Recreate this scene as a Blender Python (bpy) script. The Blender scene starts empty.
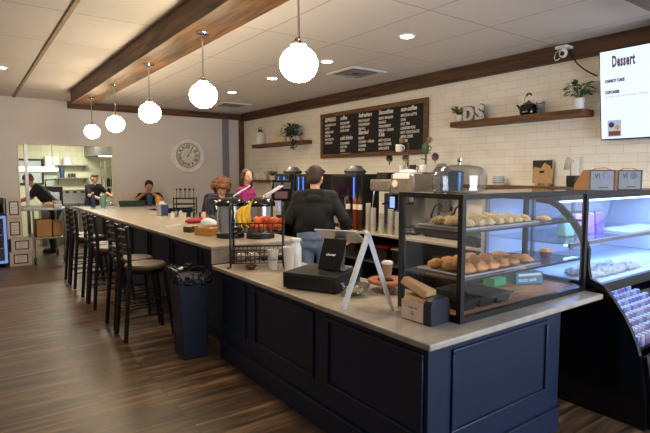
import bpy, math, random
from mathutils import Vector, Matrix
random.seed(7)
C = bpy.context.scene.collection
PI = math.pi
# ------------------------------------------------------------------ helpers
def lin(c):
    return tuple((x/255/12.92 if x/255 <= .04045 else ((x/255+.055)/1.055)**2.4) for x in c)+(1,)
def new_mat(name):
    m = bpy.data.materials.new(name); m.use_nodes = True
    nt = m.node_tree; b = nt.nodes['Principled BSDF']
    return m, nt, b
def mat(name, c, rough=.5, metal=0, var=.12, scale=12, bump=0, spec=.5, alpha=None, trans=0, stretch=(1,1,1), coat=0):
    m, nt, b = new_mat(name)
    b.inputs['Roughness'].default_value = rough; b.inputs['Metallic'].default_value = metal
    b.inputs['Specular IOR Level'].default_value = spec
    b.inputs['Transmission Weight'].default_value = trans
    b.inputs['Coat Weight'].default_value = coat
    tc = nt.nodes.new('ShaderNodeTexCoord'); mp = nt.nodes.new('ShaderNodeMapping'); mp.inputs['Scale'].default_value = stretch
    nz = nt.nodes.new('ShaderNodeTexNoise'); nz.inputs['Scale'].default_value = scale; nz.inputs['Detail'].default_value = 4
    nt.links.new(tc.outputs['Object'], mp.inputs[0]); nt.links.new(mp.outputs[0], nz.inputs['Vector'])
    cr = nt.nodes.new('ShaderNodeValToRGB'); l = lin(c)
    cr.color_ramp.elements[0].position = .3; cr.color_ramp.elements[1].position = .7
    cr.color_ramp.elements[0].color = tuple(v*(1-var) for v in l[:3])+(1,)
    cr.color_ramp.elements[1].color = tuple(min(1, v*(1+var)) for v in l[:3])+(1,)
    nt.links.new(nz.outputs['Fac'], cr.inputs[0]); nt.links.new(cr.outputs[0], b.inputs['Base Color'])
    if bump:
        bp = nt.nodes.new('ShaderNodeBump'); bp.inputs['Strength'].default_value = bump; bp.inputs['Distance'].default_value = .01
        nt.links.new(nz.outputs['Fac'], bp.inputs['Height']); nt.links.new(bp.outputs[0], b.inputs['Normal'])
    return m
def emis(name, c, s):
    m, nt, b = new_mat(name); b.inputs['Base Color'].default_value = (.03, .03, .03, 1)
    b.inputs['Emission Color'].default_value = lin(c); b.inputs['Emission Strength'].default_value = s
    return m
def glass(name, tint=(1, 1, 1), refl=.1, dark=.95):
    m = bpy.data.materials.new(name); m.use_nodes = True; nt = m.node_tree; nt.nodes.clear()
    o = nt.nodes.new('ShaderNodeOutputMaterial'); t = nt.nodes.new('ShaderNodeBsdfTransparent'); g = nt.nodes.new('ShaderNodeBsdfGlossy')
    t.inputs[0].default_value = tuple(v*dark for v in tint)+(1,); g.inputs['Roughness'].default_value = .03
    mx = nt.nodes.new('ShaderNodeMixShader'); f = nt.nodes.new('ShaderNodeFresnel'); f.inputs[0].default_value = 1.45
    ma = nt.nodes.new('ShaderNodeMath'); ma.operation = 'MULTIPLY_ADD'; ma.inputs[1].default_value = 1; ma.inputs[2].default_value = refl*.2
    gm = nt.nodes.new('ShaderNodeNewGeometry'); iv = nt.nodes.new('ShaderNodeMath'); iv.operation = 'SUBTRACT'; iv.inputs[0].default_value = 1
    ml = nt.nodes.new('ShaderNodeMath'); ml.operation = 'MULTIPLY'
    nt.links.new(gm.outputs['Backfacing'], iv.inputs[1]); nt.links.new(f.outputs[0], ma.inputs[0]); nt.links.new(ma.outputs[0], ml.inputs[0]); nt.links.new(iv.outputs[0], ml.inputs[1]); nt.links.new(ml.outputs[0], mx.inputs[0])
    nt.links.new(t.outputs[0], mx.inputs[1]); nt.links.new(g.outputs[0], mx.inputs[2]); nt.links.new(mx.outputs[0], o.inputs[0])
    return m
def wood(name, dark, light, along='y', scale=6, rough=.55, spec=.4):
    st = {'x': (.25, 3, 3), 'y': (3, .25, 3), 'z': (3, 3, .25)}[along]
    m, nt, b = new_mat(name); b.inputs['Roughness'].default_value = rough; b.inputs['Specular IOR Level'].default_value = spec
    tc = nt.nodes.new('ShaderNodeTexCoord'); mp = nt.nodes.new('ShaderNodeMapping'); mp.inputs['Scale'].default_value = st
    nz = nt.nodes.new('ShaderNodeTexNoise'); nz.inputs['Scale'].default_value = scale; nz.inputs['Detail'].default_value = 8; nz.inputs['Distortion'].default_value = .8
    nt.links.new(tc.outputs['Object'], mp.inputs[0]); nt.links.new(mp.outputs[0], nz.inputs['Vector'])
    cr = nt.nodes.new('ShaderNodeValToRGB'); cr.color_ramp.elements[0].position = .33; cr.color_ramp.elements[1].position = .68
    cr.color_ramp.elements[0].color = lin(dark); cr.color_ramp.elements[1].color = lin(light)
    nt.links.new(nz.outputs['Fac'], cr.inputs[0]); nt.links.new(cr.outputs[0], b.inputs['Base Color'])
    bp = nt.nodes.new('ShaderNodeBump'); bp.inputs['Strength'].default_value = .25; bp.inputs['Distance'].default_value = .01
    nt.links.new(nz.outputs['Fac'], bp.inputs['Height']); nt.links.new(bp.outputs[0], b.inputs['Normal'])
    return m

class MB:
    def __init__(s): s.v = []; s.f = []
    def add(s, vs, fs, M=None):
        o = len(s.v)
        s.v += [tuple(M @ Vector(p)) if M else tuple(p) for p in vs]
        s.f += [tuple(i+o for i in f) for f in fs]; return s
    def box(s, x0, y0, z0, x1, y1, z1, M=None):
        x0, x1 = sorted((x0, x1)); y0, y1 = sorted((y0, y1)); z0, z1 = sorted((z0, z1))
        vs = [(x0,y0,z0),(x1,y0,z0),(x1,y1,z0),(x0,y1,z0),(x0,y0,z1),(x1,y0,z1),(x1,y1,z1),(x0,y1,z1)]
        return s.add(vs, [(0,3,2,1),(4,5,6,7),(0,1,5,4),(1,2,6,5),(2,3,7,6),(3,0,4,7)], M)
    def prism(s, poly, axis, a, b, M=None):
        # poly points in the plane of the other two axes (in x,y,z order)
        n = len(poly)
        def mk(p, t): return {'x': (t, p[0], p[1]), 'y': (p[0], t, p[1]), 'z': (p[0], p[1], t)}[axis]
        vs = [mk(p, a) for p in poly]+[mk(p, b) for p in poly]
        ar = sum(poly[i][0]*poly[(i+1) % n][1]-poly[(i+1) % n][0]*poly[i][1] for i in range(n))
        flip = (ar > 0) == (axis != 'y')
        if b < a: flip = not flip
        fs = [tuple(range(n)), tuple(range(2*n-1, n-1, -1))]+[(i, i+n, (i+1) % n+n, (i+1) % n) for i in range(n)]
        if flip: fs = [tuple(reversed(f)) for f in fs]
        return s.add(vs, fs, M)
    def cyl(s, p0, p1, r0, r1=None, n=12, caps=True):
        r1 = r0 if r1 is None else r1
        p0, p1 = Vector(p0), Vector(p1); d = (p1-p0).normalized()
        a = d.orthogonal().normalized(); b = d.cross(a)
        vs = []
        for p, r in ((p0, r0), (p1, r1)):
            for i in range(n):
                t = 2*PI*i/n; vs.append(p+a*math.cos(t)*r+b*math.sin(t)*r)
        fs = [(i, (i+1) % n, (i+1) % n+n, i+n) for i in range(n)]
        if caps: fs += [tuple(range(n-1, -1, -1)), tuple(range(n, 2*n))]
        return s.add(vs, fs)
    def lathe(s, prof, c=(0,0,0), n=20, M=None):
        vs = []; fs = []; k = len(prof)
        for r, z in prof:
            for i in range(n):
                t = 2*PI*i/n; vs.append((c[0]+max(r, 1e-4)*math.cos(t), c[1]+max(r, 1e-4)*math.sin(t), c[2]+z))
        for j in range(k-1):
            for i in range(n):
                fs.append((j*n+i, j*n+(i+1) % n, (j+1)*n+(i+1) % n, (j+1)*n+i))
        if prof[0][0] > 1e-3 and prof[-1][0] > 1e-3:
            for i in range(n): fs.append(((k-1)*n+i, (k-1)*n+(i+1) % n, (i+1) % n, i))
        else:
            fs.append(tuple(range(n-1, -1, -1))); fs.append(tuple(range((k-1)*n, k*n)))
        return s.add(vs, fs, M)
    def tube(s, pts, r, n=8, closed=False):
        pts = [Vector(p) for p in pts]; k = len(pts); vs = []; fs = []
        up = None
        for j, p in enumerate(pts):
            if closed: d = pts[(j+1) % k]-pts[j-1]
            else: d = pts[min(j+1, k-1)]-pts[max(j-1, 0)]
            d.normalize()
            if up is None: up = d.orthogonal().normalized()
            a = (up-d*up.dot(d)).normalized(); b = d.cross(a); up = a
            rr = r[j] if isinstance(r, (list, tuple)) else r
            for i in range(n):
                t = 2*PI*i/n; vs.append(p+a*math.cos(t)*rr+b*math.sin(t)*rr)
        for j in range(k if closed else k-1):
            for i in range(n):
                q = (j+1) % k
                fs.append((j*n+i, j*n+(i+1) % n, q*n+(i+1) % n, q*n+i))
        if not closed: fs += [tuple(range(n-1, -1, -1)), tuple(range((k-1)*n, k*n))]
        return s.add(vs, fs)
    def ell(s, c, r, n=16, m=10, M=None, warp=None):
        if not isinstance(r, (list, tuple)): r = (r, r, r)
        vs = [(0, 0, -1)]; fs = []
        for j in range(1, m):
            ph = -PI/2+PI*j/m
            for i in range(n):
                t = 2*PI*i/n; vs.append((math.cos(ph)*math.cos(t), math.cos(ph)*math.sin(t), math.sin(ph)))
        vs.append((0, 0, 1))
        for i in range(n): fs.append((0, 1+(i+1) % n, 1+i))
        for j in range(m-2):
            for i in range(n):
                a = 1+j*n; fs.append((a+i, a+(i+1) % n, a+n+(i+1) % n, a+n+i))
        a = 1+(m-2)*n
        for i in range(n): fs.append((a+i, a+(i+1) % n, len(vs)-1))
        if warp: vs = [warp(v) for v in vs]
        vs = [(v[0]*r[0], v[1]*r[1], v[2]*r[2]) for v in vs]
        if M: vs = [M @ Vector(v) for v in vs]
        vs = [(v[0]+c[0], v[1]+c[1], v[2]+c[2]) for v in vs]
        return s.add(vs, fs)
    def cap(s, p0, p1, r0, r1=None, n=12):
        r1 = r0 if r1 is None else r1
        p0, p1 = Vector(p0), Vector(p1); d = (p1-p0).normalized()
        pts = []; rs = []
        for k in range(5):
            t = PI/2*(1-k/4)*.97; pts.append(p0-d*math.sin(t)*r0); rs.append(math.cos(t)*r0)
        for k in range(5):
            t = PI/2*(k/4)*.97; pts.append(p1+d*math.sin(t)*r1); rs.append(math.cos(t)*r1)
        return s.tube(pts, rs, n)
    def build(s, name, m, parent=None, loc=(0,0,0), rz=0, bevel=0, seg=2, ang=35, remesh=0, rot=None):
        me = bpy.data.meshes.new(name); me.from_pydata(s.v, [], s.f)
        me.validate(); me.update()
        ms = m if isinstance(m, (list, tuple)) else [m]
        for q in ms: me.materials.append(q)
        me.polygons.foreach_set('use_smooth', [True]*len(me.polygons))
        if not remesh: me.set_sharp_from_angle(angle=math.radians(ang))
        o = bpy.data.objects.new(name, me); C.objects.link(o)
        o.location = loc; o.rotation_euler = rot if rot else (0, 0, rz)
        if parent: o.parent = parent
        if bevel:
            b = o.modifiers.new('bevel', 'BEVEL'); b.width = bevel; b.segments = seg; b.limit_method = 'ANGLE'
        if remesh:
            r = o.modifiers.new('remesh', 'REMESH'); r.mode = 'VOXEL'; r.voxel_size = remesh; r.use_smooth_shade = True
            q = o.modifiers.new('smooth', 'SMOOTH'); q.factor = .5; q.iterations = 4 if remesh < .008 else 14
        return o
def tag(o, label, cat, group=None, kind=None):
    o['label'] = label; o['category'] = cat
    if group: o['group'] = group
    if kind: o['kind'] = kind
    return o
def struct(o): o['kind'] = 'structure'; return o
def T(name, label, cat, loc=(0,0,0), rz=0, group=None):
    o = bpy.data.objects.new(name, None); C.objects.link(o); o.empty_display_size = .1
    o.location = loc; o.rotation_euler = (0, 0, rz); tag(o, label, cat, group); return o
def dup(root, loc, rz=0, label=None, group=None):
    r = root.copy(); C.objects.link(r); r.location = loc; r.rotation_euler = (0, 0, rz)
    if label: r['label'] = label
    if group: r['group'] = group
    for ch in list(root.children):
        c = ch.copy(); C.objects.link(c); c.parent = r
        for g in list(ch.children):
            d = g.copy(); C.objects.link(d); d.parent = c
    return r
def part(o, label): o['label'] = label; return o
# orientation of flat lettering: facing -X (on the tiled wall), facing -Y, flat on top
FX = Matrix(((0,0,-1,0),(-1,0,0,0),(0,1,0,0),(0,0,0,1)))
FY = Matrix(((1,0,0,0),(0,0,-1,0),(0,1,0,0),(0,0,0,1)))
def text(s, size, m, parent, loc, R, sx=1, name='lettering', ext=.0008, align='LEFT', shear=0, bold=0, spacing=1, lines=1):
    cu = bpy.data.curves.new('t', 'FONT'); cu.body = s; cu.size = size; cu.extrude = ext; cu.align_x = align
    cu.shear = shear; cu.offset = bold; cu.space_character = spacing; cu.space_line = lines; cu.resolution_u = 3
    o = bpy.data.objects.new('t', cu); C.objects.link(o)
    bpy.context.view_layer.update()
    me = bpy.data.meshes.new_from_object(o.evaluated_get(bpy.context.evaluated_depsgraph_get()))
    bpy.data.objects.remove(o)
    me.transform(Matrix.Translation(loc) @ R @ Matrix.Diagonal((sx, 1, 1, 1)))
    me.materials.clear(); me.materials.append(m); me.name = name
    q = bpy.data.objects.new(name, me); C.objects.link(q)
    if parent: q.parent = parent
    return q
def light_area(name, loc, rot, sx, sy, p, c=(1,1,1), spread=PI):
    l = bpy.data.lights.new(name, 'AREA'); l.shape = 'RECTANGLE'; l.size = sx; l.size_y = sy; l.energy = p; l.color = c; l.spread = spread
    o = bpy.data.objects.new(name, l); C.objects.link(o); o.location = loc; o.rotation_euler = rot; return o
# ------------------------------------------------------------------ materials
M_navy = mat('navy_paint', (22, 35, 58), .38, var=.06, scale=3)
M_stone = mat('stone_top', (168, 157, 143), .3, var=.18, scale=9, spec=.5)
M_black = mat('black_metal', (13, 12, 12), .4, spec=.5, var=.1)
M_blackp = mat('black_plastic', (17, 17, 18), .5, var=.1)
M_gloss = mat('black_gloss', (12, 12, 15), .15, var=.05)
M_bronze = mat('dark_bronze', (24, 18, 15), .38, .2, var=.15)
M_steel = mat('steel', (190, 190, 190), .25, 1, var=.06)
M_dsteel = mat('dull_steel', (150, 150, 150), .42, .9, var=.1)
M_chrome = mat('chrome', (220, 220, 220), .12, 1, var=.02)
M_white = mat('white_plastic', (225, 225, 222), .4, var=.03)
M_paper = mat('paper', (232, 228, 220), .8, var=.05)
M_cream = mat('cream', (226, 212, 184), .5, var=.05)
M_board = mat('chalk_black', (30, 27, 26), .8, var=.25, scale=4)
M_chalk = mat('chalk', (240, 236, 226), .9, var=.05)
M_beam = wood('beam_wood', (50, 32, 18), (128, 88, 54), 'y', 5)
M_beamx = wood('beam_wood_x', (48, 28, 14), (112, 72, 38), 'x', 5)
M_beamz = wood('beam_wood_z', (56, 36, 20), (112, 72, 38), 'z', 5)
M_shelf = wood('shelf_wood', (70, 42, 22), (130, 86, 50), 'y', 7)
M_frame = wood('frame_wood', (84, 56, 34), (128, 90, 58), 'y', 8)
M_oak = wood('oak_board', (150, 100, 60), (200, 144, 92), 'x', 5)
M_bamboo = wood('bamboo', (160, 112, 62), (196, 146, 88), 'y', 6)
M_card = mat('cardboard', (158, 116, 76), .85, var=.06, scale=5)
M_kraft = mat('kraft', (182, 146, 104), .85, var=.1, scale=20, bump=.4)
M_seat = mat('seat_vinyl', (74, 60, 47), .45, var=.08)
M_glass = glass('clear_glass')
M_glassd = glass('jar_glass', refl=.4, dark=.88)
M_plasticclear = glass('clear_plastic', (.95, .97, 1), .5, .85)
M_leaf = mat('leaf', (62, 96, 50), .5, var=.35, scale=20)
M_leafd = mat('leaf_dark', (40, 66, 44), .5, var=.35, scale=20)
M_grout = lin((150, 142, 132))
# ------------------------------------------------------------------ setting
XL, YN, XW, YB, ZC = -3.2, -2.6, 5.96, 11.9, 3.3
def floor_material():
    m, nt, b = new_mat('plank_floor'); N = nt.nodes.new; L = nt.links.new
    tc = N('ShaderNodeTexCoord')
    br = N('ShaderNodeTexBrick'); br.offset = .37; br.inputs['Scale'].default_value = 1
    br.inputs['Mortar Size'].default_value = .0035; br.inputs['Brick Width'].default_value = 1.22; br.inputs['Row Height'].default_value = .18
    br.inputs['Color1'].default_value = (0, 0, 0, 1); br.inputs['Color2'].default_value = (1, 1, 1, 1); br.inputs['Mortar'].default_value = (.5, .5, .5, 1)
    br.inputs['Mortar Smooth'].default_value = .3; br.inputs['Bias'].default_value = 0
    L(tc.outputs['Object'], br.inputs['Vector'])
    mp = N('ShaderNodeMapping'); mp.inputs['Scale'].default_value = (.55, 7, 1); L(tc.outputs['Object'], mp.inputs[0])
    va = N('ShaderNodeVectorMath'); va.operation = 'MULTIPLY_ADD'; L(br.outputs['Color'], va.inputs[0]); va.inputs[1].default_value = (3, 5, 9); L(mp.outputs[0], va.inputs[2])
    n1 = N('ShaderNodeTexNoise'); n1.inputs['Scale'].default_value = 2.2; n1.inputs['Detail'].default_value = 7; n1.inputs['Roughness'].default_value = .62; n1.inputs['Distortion'].default_value = .4
    L(va.outputs[0], n1.inputs['Vector'])
    cr = N('ShaderNodeValToRGB'); e = cr.color_ramp.elements
    e[0].position = .32; e[0].color = lin((34, 24, 18)); e[1].position = .72; e[1].color = lin((146, 114, 84))
    q = cr.color_ramp.elements.new(.5); q.color = lin((84, 62, 45))
    L(n1.outputs['Fac'], cr.inputs[0])
    hs = N('ShaderNodeHueSaturation'); mr = N('ShaderNodeMapRange'); L(br.outputs['Color'], mr.inputs[0])
    mr.inputs[3].default_value = .75; mr.inputs[4].default_value = 1.2; L(mr.outputs[0], hs.inputs['Value']); L(cr.outputs[0], hs.inputs['Color'])
    mx = N('ShaderNodeMixRGB'); L(br.outputs['Fac'], mx.inputs[0]); L(hs.outputs[0], mx.inputs[1]); mx.inputs[2].default_value = lin((32, 20, 14))
    L(mx.outputs[0], b.inputs['Base Color'])
    r2 = N('ShaderNodeMapRange'); L(n1.outputs['Fac'], r2.inputs[0]); r2.inputs[3].default_value = .3; r2.inputs[4].default_value = .5
    L(r2.outputs[0], b.inputs['Roughness']); b.inputs['Specular IOR Level'].default_value = .5
    bp = N('ShaderNodeBump'); bp.inputs['Strength'].default_value = .25; bp.inputs['Distance'].default_value = .004
    L(n1.outputs['Fac'], bp.inputs['Height']); L(bp.outputs[0], b.inputs['Normal'])
    return m
def grid_material(name, c, line, w, h, mort, offset, swz, rough=.6, shift=(0,0,0), bump=.3, var=.04, spec=.4):
    m, nt, b = new_mat(name); N = nt.nodes.new; L = nt.links.new
    tc = N('ShaderNodeTexCoord'); sp = N('ShaderNodeSeparateXYZ'); cb = N('ShaderNodeCombineXYZ')
    mp = N('ShaderNodeMapping'); mp.inputs['Location'].default_value = shift; L(tc.outputs['Object'], mp.inputs[0]); L(mp.outputs[0], sp.inputs[0])
    L(sp.outputs[swz[0]], cb.inputs[0]); L(sp.outputs[swz[1]], cb.inputs[1])
    br = N('ShaderNodeTexBrick'); br.offset = offset; br.inputs['Scale'].default_value = 1
    br.inputs['Mortar Size'].default_value = mort; br.inputs['Brick Width'].default_value = w; br.inputs['Row Height'].default_value = h
    br.inputs['Mortar Smooth'].default_value = .2
    l = lin(c); br.inputs['Color1'].default_value = tuple(v*(1-var) for v in l[:3])+(1,); br.inputs['Color2'].default_value = tuple(min(1, v*(1+var)) for v in l[:3])+(1,)
    br.inputs['Mortar'].default_value = lin(line)
    L(cb.outputs[0], br.inputs['Vector']); L(br.outputs['Color'], b.inputs['Base Color'])
    b.inputs['Roughness'].default_value = rough; b.inputs['Specular IOR Level'].default_value = spec
    iv = N('ShaderNodeMath'); iv.operation = 'SUBTRACT'; iv.inputs[0].default_value = 1; L(br.outputs['Fac'], iv.inputs[1])
    bp = N('ShaderNodeBump'); bp.inputs['Strength'].default_value = bump; bp.inputs['Distance'].default_value = .003
    L(iv.outputs[0], bp.inputs['Height']); L(bp.outputs[0], b.inputs['Normal'])
    return m
M_floor = floor_material()
M_tile = grid_material('subway_tile', (242, 235, 224), (214, 204, 190), .3, .1, .003, .5, 'YZ', .3, (0, 0, .02))
M_ktile = grid_material('kitchen_tile', (210, 210, 180), (190, 190, 160), .15, .15, .004, 0, 'XZ', .35)
M_ceilr = grid_material('ceiling_tile_right', (218, 212, 209), (166, 158, 152), .92, 1.5, .007, 0, 'XY', .9, (-.9, -.35, 0), .2, .015, .1)
M_ceill = grid_material('ceiling_tile_left', (218, 212, 209), (166, 158, 152), .92, 1.31, .007, 0, 'XY', .9, (-.9, -.18, 0), .2, .015, .1)
M_wall = mat('grey_paint', (218, 211, 210), .75, var=.03, scale=2)
M_kwall = mat('kitchen_paint', (214, 212, 186), .6, var=.03, scale=2)

struct(MB().box(XL, YN, -.1, XW, 16.2, 0).build('floor', M_floor))
struct(MB().box(XL, YN, ZC, 1.87, YB, ZC+.1).build('ceiling', M_ceill))
struct(MB().box(1.87, YN, ZC, XW, YB, ZC+.1).build('ceiling', M_ceilr))
struct(MB().box(XW, YN, 0, XW+.12, YB+.12, ZC+.1).build('wall_right', M_tile))
struct(MB().box(XL, YB, 0, .91, YB+.12, ZC+.1).box(.91, YB, 2.38, 2.755, YB+.12, ZC+.1).box(2.755, YB, 0, XW, YB+.12, ZC+.1).build('wall_back', M_wall))
struct(MB().box(XL-.12, YN-.12, 0, XL, YB, ZC+.1).build('wall_left', M_wall))
# unseen front wall; its wide window is added to let in fill light
struct(MB().box(XL, YN-.12, 0, -2.2, YN, ZC+.1).box(5.0, YN-.12, 0, XW, YN, ZC+.1).box(-2.2, YN-.12, 0, 5.0, YN, .6).box(-2.2, YN-.12, 2.7, 5.0, YN, ZC+.1).build('wall_front', M_wall))
struct(MB().box(-2.2, YN-.08, .6, 5.0, YN-.02, .66).box(-2.2, YN-.08, 2.64, 5, YN-.02, 2.7).box(-2.2, YN-.08, .66, -2.14, YN-.02, 2.64).box(4.94, YN-.08, .66, 5, YN-.02, 2.64).box(.1, YN-.08, .66, .16, YN-.02, 2.64).box(2.5, YN-.08, .66, 2.56, YN-.02, 2.64).build('added_window_1', M_black))
# kitchen shell
struct(MB().box(.3, 16, 0, 4.6, 16.12, 3.0).build('wall_kitchen_back', M_ktile))
struct(MB().box(.2, YB+.12, 0, .3, 16.12, 3.0).build('wall_kitchen_left', M_kwall))
struct(MB().box(4.6, YB+.12, 0, 4.7, 16.12, 3.0).build('wall_kitchen_right', M_kwall))
struct(MB().box(.2, YB+.12, 2.95, 4.7, 16.12, 3.05).build('ceiling_kitchen', M_cream))
# trims
struct(MB().box(.91, YB-.015, 2.36, 2.755, YB+.13, 2.385).box(2.735, YB-.015, 0, 2.76, YB+.13, 2.36).box(.905, YB-.015, 0, .925, YB+.13, 2.36).build('trim_1', M_cream))
struct(MB().box(1.03, YB-.01, 0, 1.085, YB+.1, 2.36).build('trim_2', mat('steel_post', (160, 154, 160), .35, .5)))
struct(MB().box(.88, YN, 3.285, .92, YB, 3.3).build('trim_3', mat('ceiling_strip', (156, 136, 116), .7)))
struct(MB().box(1.86, YB-.07, 3.14, XW, YB, 3.285).build('trim_4', M_beamx))
struct(MB().box(5.86, YB-.12, 0, XW, YB-.07, 3.12).box(5.86, YB-.07, 0, XW, YB, 3.14).build('trim_5', M_beamz))
struct(MB().box(5.40, YB-.05, 0, 5.56, YB, 3.14).build('trim_6', mat('grey_post', (128, 128, 138), .6)))
for i, (x0, x1) in enumerate(((XL, .9), (2.77, 5.4))):
    struct(MB().box(x0, YB-.015, 0, x1, YB, .12).build('baseboard_back', M_navy))
# beams: things fixed to the building
struct(MB().box(XW-.07, YN, 3.1, XW, YB-.12, ZC).build('trim_7', wood('trim_wood', (44, 27, 16), (100, 68, 44), 'y', 5)))
tag(MB().box(1.69, YN+.01, 3.06, 2.07, 10.4, ZC-.001).build('ceiling_beam', M_beam, bevel=.006), 'long rough brown wooden box beam carrying the row of globe pendants', 'beam')
tag(MB().box(2.075, 1.42, 3.06, XW-.075, 1.81, ZC-.001).build('ceiling_beam', M_beamx, bevel=.006), 'brown wooden cross beam at upper right above the television', 'beam')
# ------------------------------------------------------------------ lamps
M_globe = emis('globe_glow', (255, 232, 190), 34)
px = T('globe_pendant', 'round white globe pendant nearest the camera, largest of the row under the beam', 'pendant light', (1.86, 2.86, 3.06), 0, 'globe pendants under the beam')
MB().lathe([(.0, 0), (.062, 0), (.066, -.006), (.062, -.02), (.02, -.028), (0, -.028)][::-1], n=24).build('canopy', M_chrome, px)
MB().cyl((0,0,-.02), (0,0,-.41), .008, n=10).build('rod', M_chrome, px)
MB().lathe([(.0, -.400), (.02, -.402), (.03, -.42), (.055, -.44), (.06, -.455), (0, -.456)][::-1], n=24).build('fitter', M_chrome, px)
prof = [(.128*math.sin(PI*k/18), -.575-.119*math.cos(PI*k/18)) for k in range(19)]
MB().lathe(prof, n=32).build('globe_shade', M_globe, px, ang=80)
for y, lb in ((4.5, 'second round globe pendant from the camera, hanging left of the ceiling vent'), (6.16, 'third round globe pendant from the camera, the middle one of the row'),
              (7.84, 'fourth round globe pendant, second smallest looking of the row'), (9.48, 'smallest looking globe pendant, at the far end of the beam')):
    dup(px, (1.86, y, 3.06), 0, lb)
M_can = emis('can_glow', (255, 236, 210), 26)
dl = T('recessed_downlight', 'round recessed ceiling light left of the shelf end, over the serving area', 'ceiling light', (4.12, 4.1, ZC), 0, 'recessed downlights')
MB().lathe([(.075, -.012), (.1, -.01), (.105, 0), (.075, 0)], n=28).build('trim_ring', M_white, dl)
MB().lathe([(0, -.006), (.076, -.006), (.076, -.001), (0, -.001)], n=24).build('lens', M_can, dl)
spots = [(4.12, 4.1, None), (4.13, 5.64, 'round recessed ceiling light just right of the nearest globe pendant'), (4.13, 7.14, 'round recessed ceiling light just left of the nearest globe pendant'),
         (4.2, 8.78, 'farthest recessed ceiling light, beside the small far vent'), (.51, 8.74, 'round recessed ceiling light at the left edge of the photo'),
         (4.13, 2.5, 'added unseen recessed ceiling light over the pastry case, in front of the cross beam')]  # last entry is an extra lamp out of view, added for brightness
for i, (x, y, lb) in enumerate(spots):
    if i: dup(dl, (x, y, ZC), 0, lb)
    l = bpy.data.lights.new('downlight', 'SPOT'); l.energy = 75; l.spot_size = math.radians(125); l.spot_blend = .7; l.color = (1, .86, .64); l.shadow_soft_size = .07
    if True:
        o = bpy.data.objects.new('downlight', l); C.objects.link(o); o.location = (x, y, ZC-.03)
M_louver = mat('louver_grey', (150, 146, 142), .6)
def vent(x, y, lb):
    t = T('ceiling_vent', lb, 'air vent', (x, y, ZC))
    MB().box(-.33,-.33,-.02,.33,-.27,0).box(-.33,.27,-.02,.33,.33,0).box(-.33,-.27,-.02,-.27,.27,0).box(.27,-.27,-.02,.33,.27,0).build('frame', M_white, t)
    MB().box(-.27,-.27,-.002,.27,.27,0).build('backing', M_blackp, t)
    for k, r in enumerate((.24, .17, .10)):
        b = MB(); 
        for a in range(4):
            R = Matrix.Rotation(a*PI/2, 4, 'Z')
            b.prism([(-r, -r), (r, -r), (r-.03, -r+.03), (-r+.03, -r+.03)], 'z', -.03+k*.004, -.024+k*.004, R)
        b.build('louver', M_louver, t)
vent(4.95, 6.0, 'square louvered ceiling vent above the chalkboard'); vent(4.96, 10.4, 'small looking far ceiling vent near the corner of the back wall')
# ------------------------------------------------------------------ counters
slab = [(1.84, 1.64), (3.64, 1.64), (3.64, 2.36), (2.62, 2.36), (2.62, 4.335), (1.84, 4.335)]
tag(MB().prism(slab, 'z', .862, .9).build('countertop', M_stone, bevel=.008), 'beige stone countertop of the lower serving counter, L shaped', 'countertop')
cc = T('counter_cabinet', 'navy panelled front counter cabinet facing the camera', 'counter', (1.92, 1.72, 0))
poly = [(0,0), (1.3,0), (1.3,.6), (.64,.6), (.64,2.6), (0,2.6)]
MB().prism(poly, 'z', 0, .861).build('carcass', M_navy, cc, bevel=.003)
def ring(b, plane, at, a0, a1, z0, z1, w, t):
    # rectangular moulding ring on plane 'x' (face towards -x) or 'y' (face towards -y)
    for (p0, q0, p1, q1) in ((a0, z0, a1, z0+w), (a0, z1-w, a1, z1), (a0, z0+w, a0+w, z1-w), (a1-w, z0+w, a1, z1-w)):
        if plane == 'x': b.box(at-t, p0, q0, at, p1, q1)
        else: b.box(p0, at-t, q0, p1, at, q1)
for (a0, a1) in ((.03, .9), (1.05, 1.93), (2.08, 2.56)):
    b = MB(); ring(b, 'x', -.0005, a0, a1, .32, .80, .028, .016); b.build('panel_moulding', M_navy, cc, bevel=.005)
b = MB(); ring(b, 'y', -.0005, .18, 1.14, .31, .80, .028, .016); b.build('panel_moulding', M_navy, cc, bevel=.005)
b = MB().box(-.016, 0, 0, -.0005, 2.6, .15).box(-.026, 0, .15, -.0005, 2.6, .172); b.build('base_skirting', M_navy, cc, bevel=.004)
b = MB().box(-.026, -.016, 0, 1.3, -.0005, .15).box(-.026, -.026, .15, 1.3, -.0005, .172); b.build('base_skirting', M_navy, cc, bevel=.004)
# raised bar
bar = [(1.84, 4.345), (2.86, 4.345), (2.86, 10.33), (4.1, 10.33), (4.1, 11.0), (1.84, 11.3)]
tag(MB().prism(bar, 'z', 1.032, 1.07).build('countertop', M_stone, bevel=.006), 'long beige stone bar top running to the far wall', 'countertop')
bc = T('bar_cabinet', 'dark navy panelled base of the long raised bar behind the stools', 'counter', (0, 0, 0))
MB().prism([(2.12, 4.37), (2.8, 4.37), (2.8, 11.1), (2.12, 11.1)], 'z', 0, 1.031).build('carcass', M_navy, bc)
b2 = T('bar_cabinet', 'short dark navy far leg of the bar in front of the grey back wall', 'counter', (2.8, 10.4, 0))
MB().box(.001, 0, 0, 1.2, .5, 1.031).build('carcass', M_navy, b2)
b = MB(); ring(b, 'y', -.0005, .1, 1.1, .2, .92, .03, .016); b.build('panel_moulding', M_navy, b2)
part(MB().box(1.845, 4.346, .905, 2.8, 4.366, 1.031).build('end_riser', M_stone, bc), 'pale stone riser at the step')
MB().box(1.94, 4.346, 0, 2.1, 4.366, .86).build('end_panel', M_navy, bc)
for k in range(7):
    y0 = 4.42+k*.95; b = MB(); ring(b, 'x', 2.1195, y0, y0+.85, .2, .92, .03, .016); b.build('panel_moulding', M_navy, bc, bevel=.004)
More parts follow.
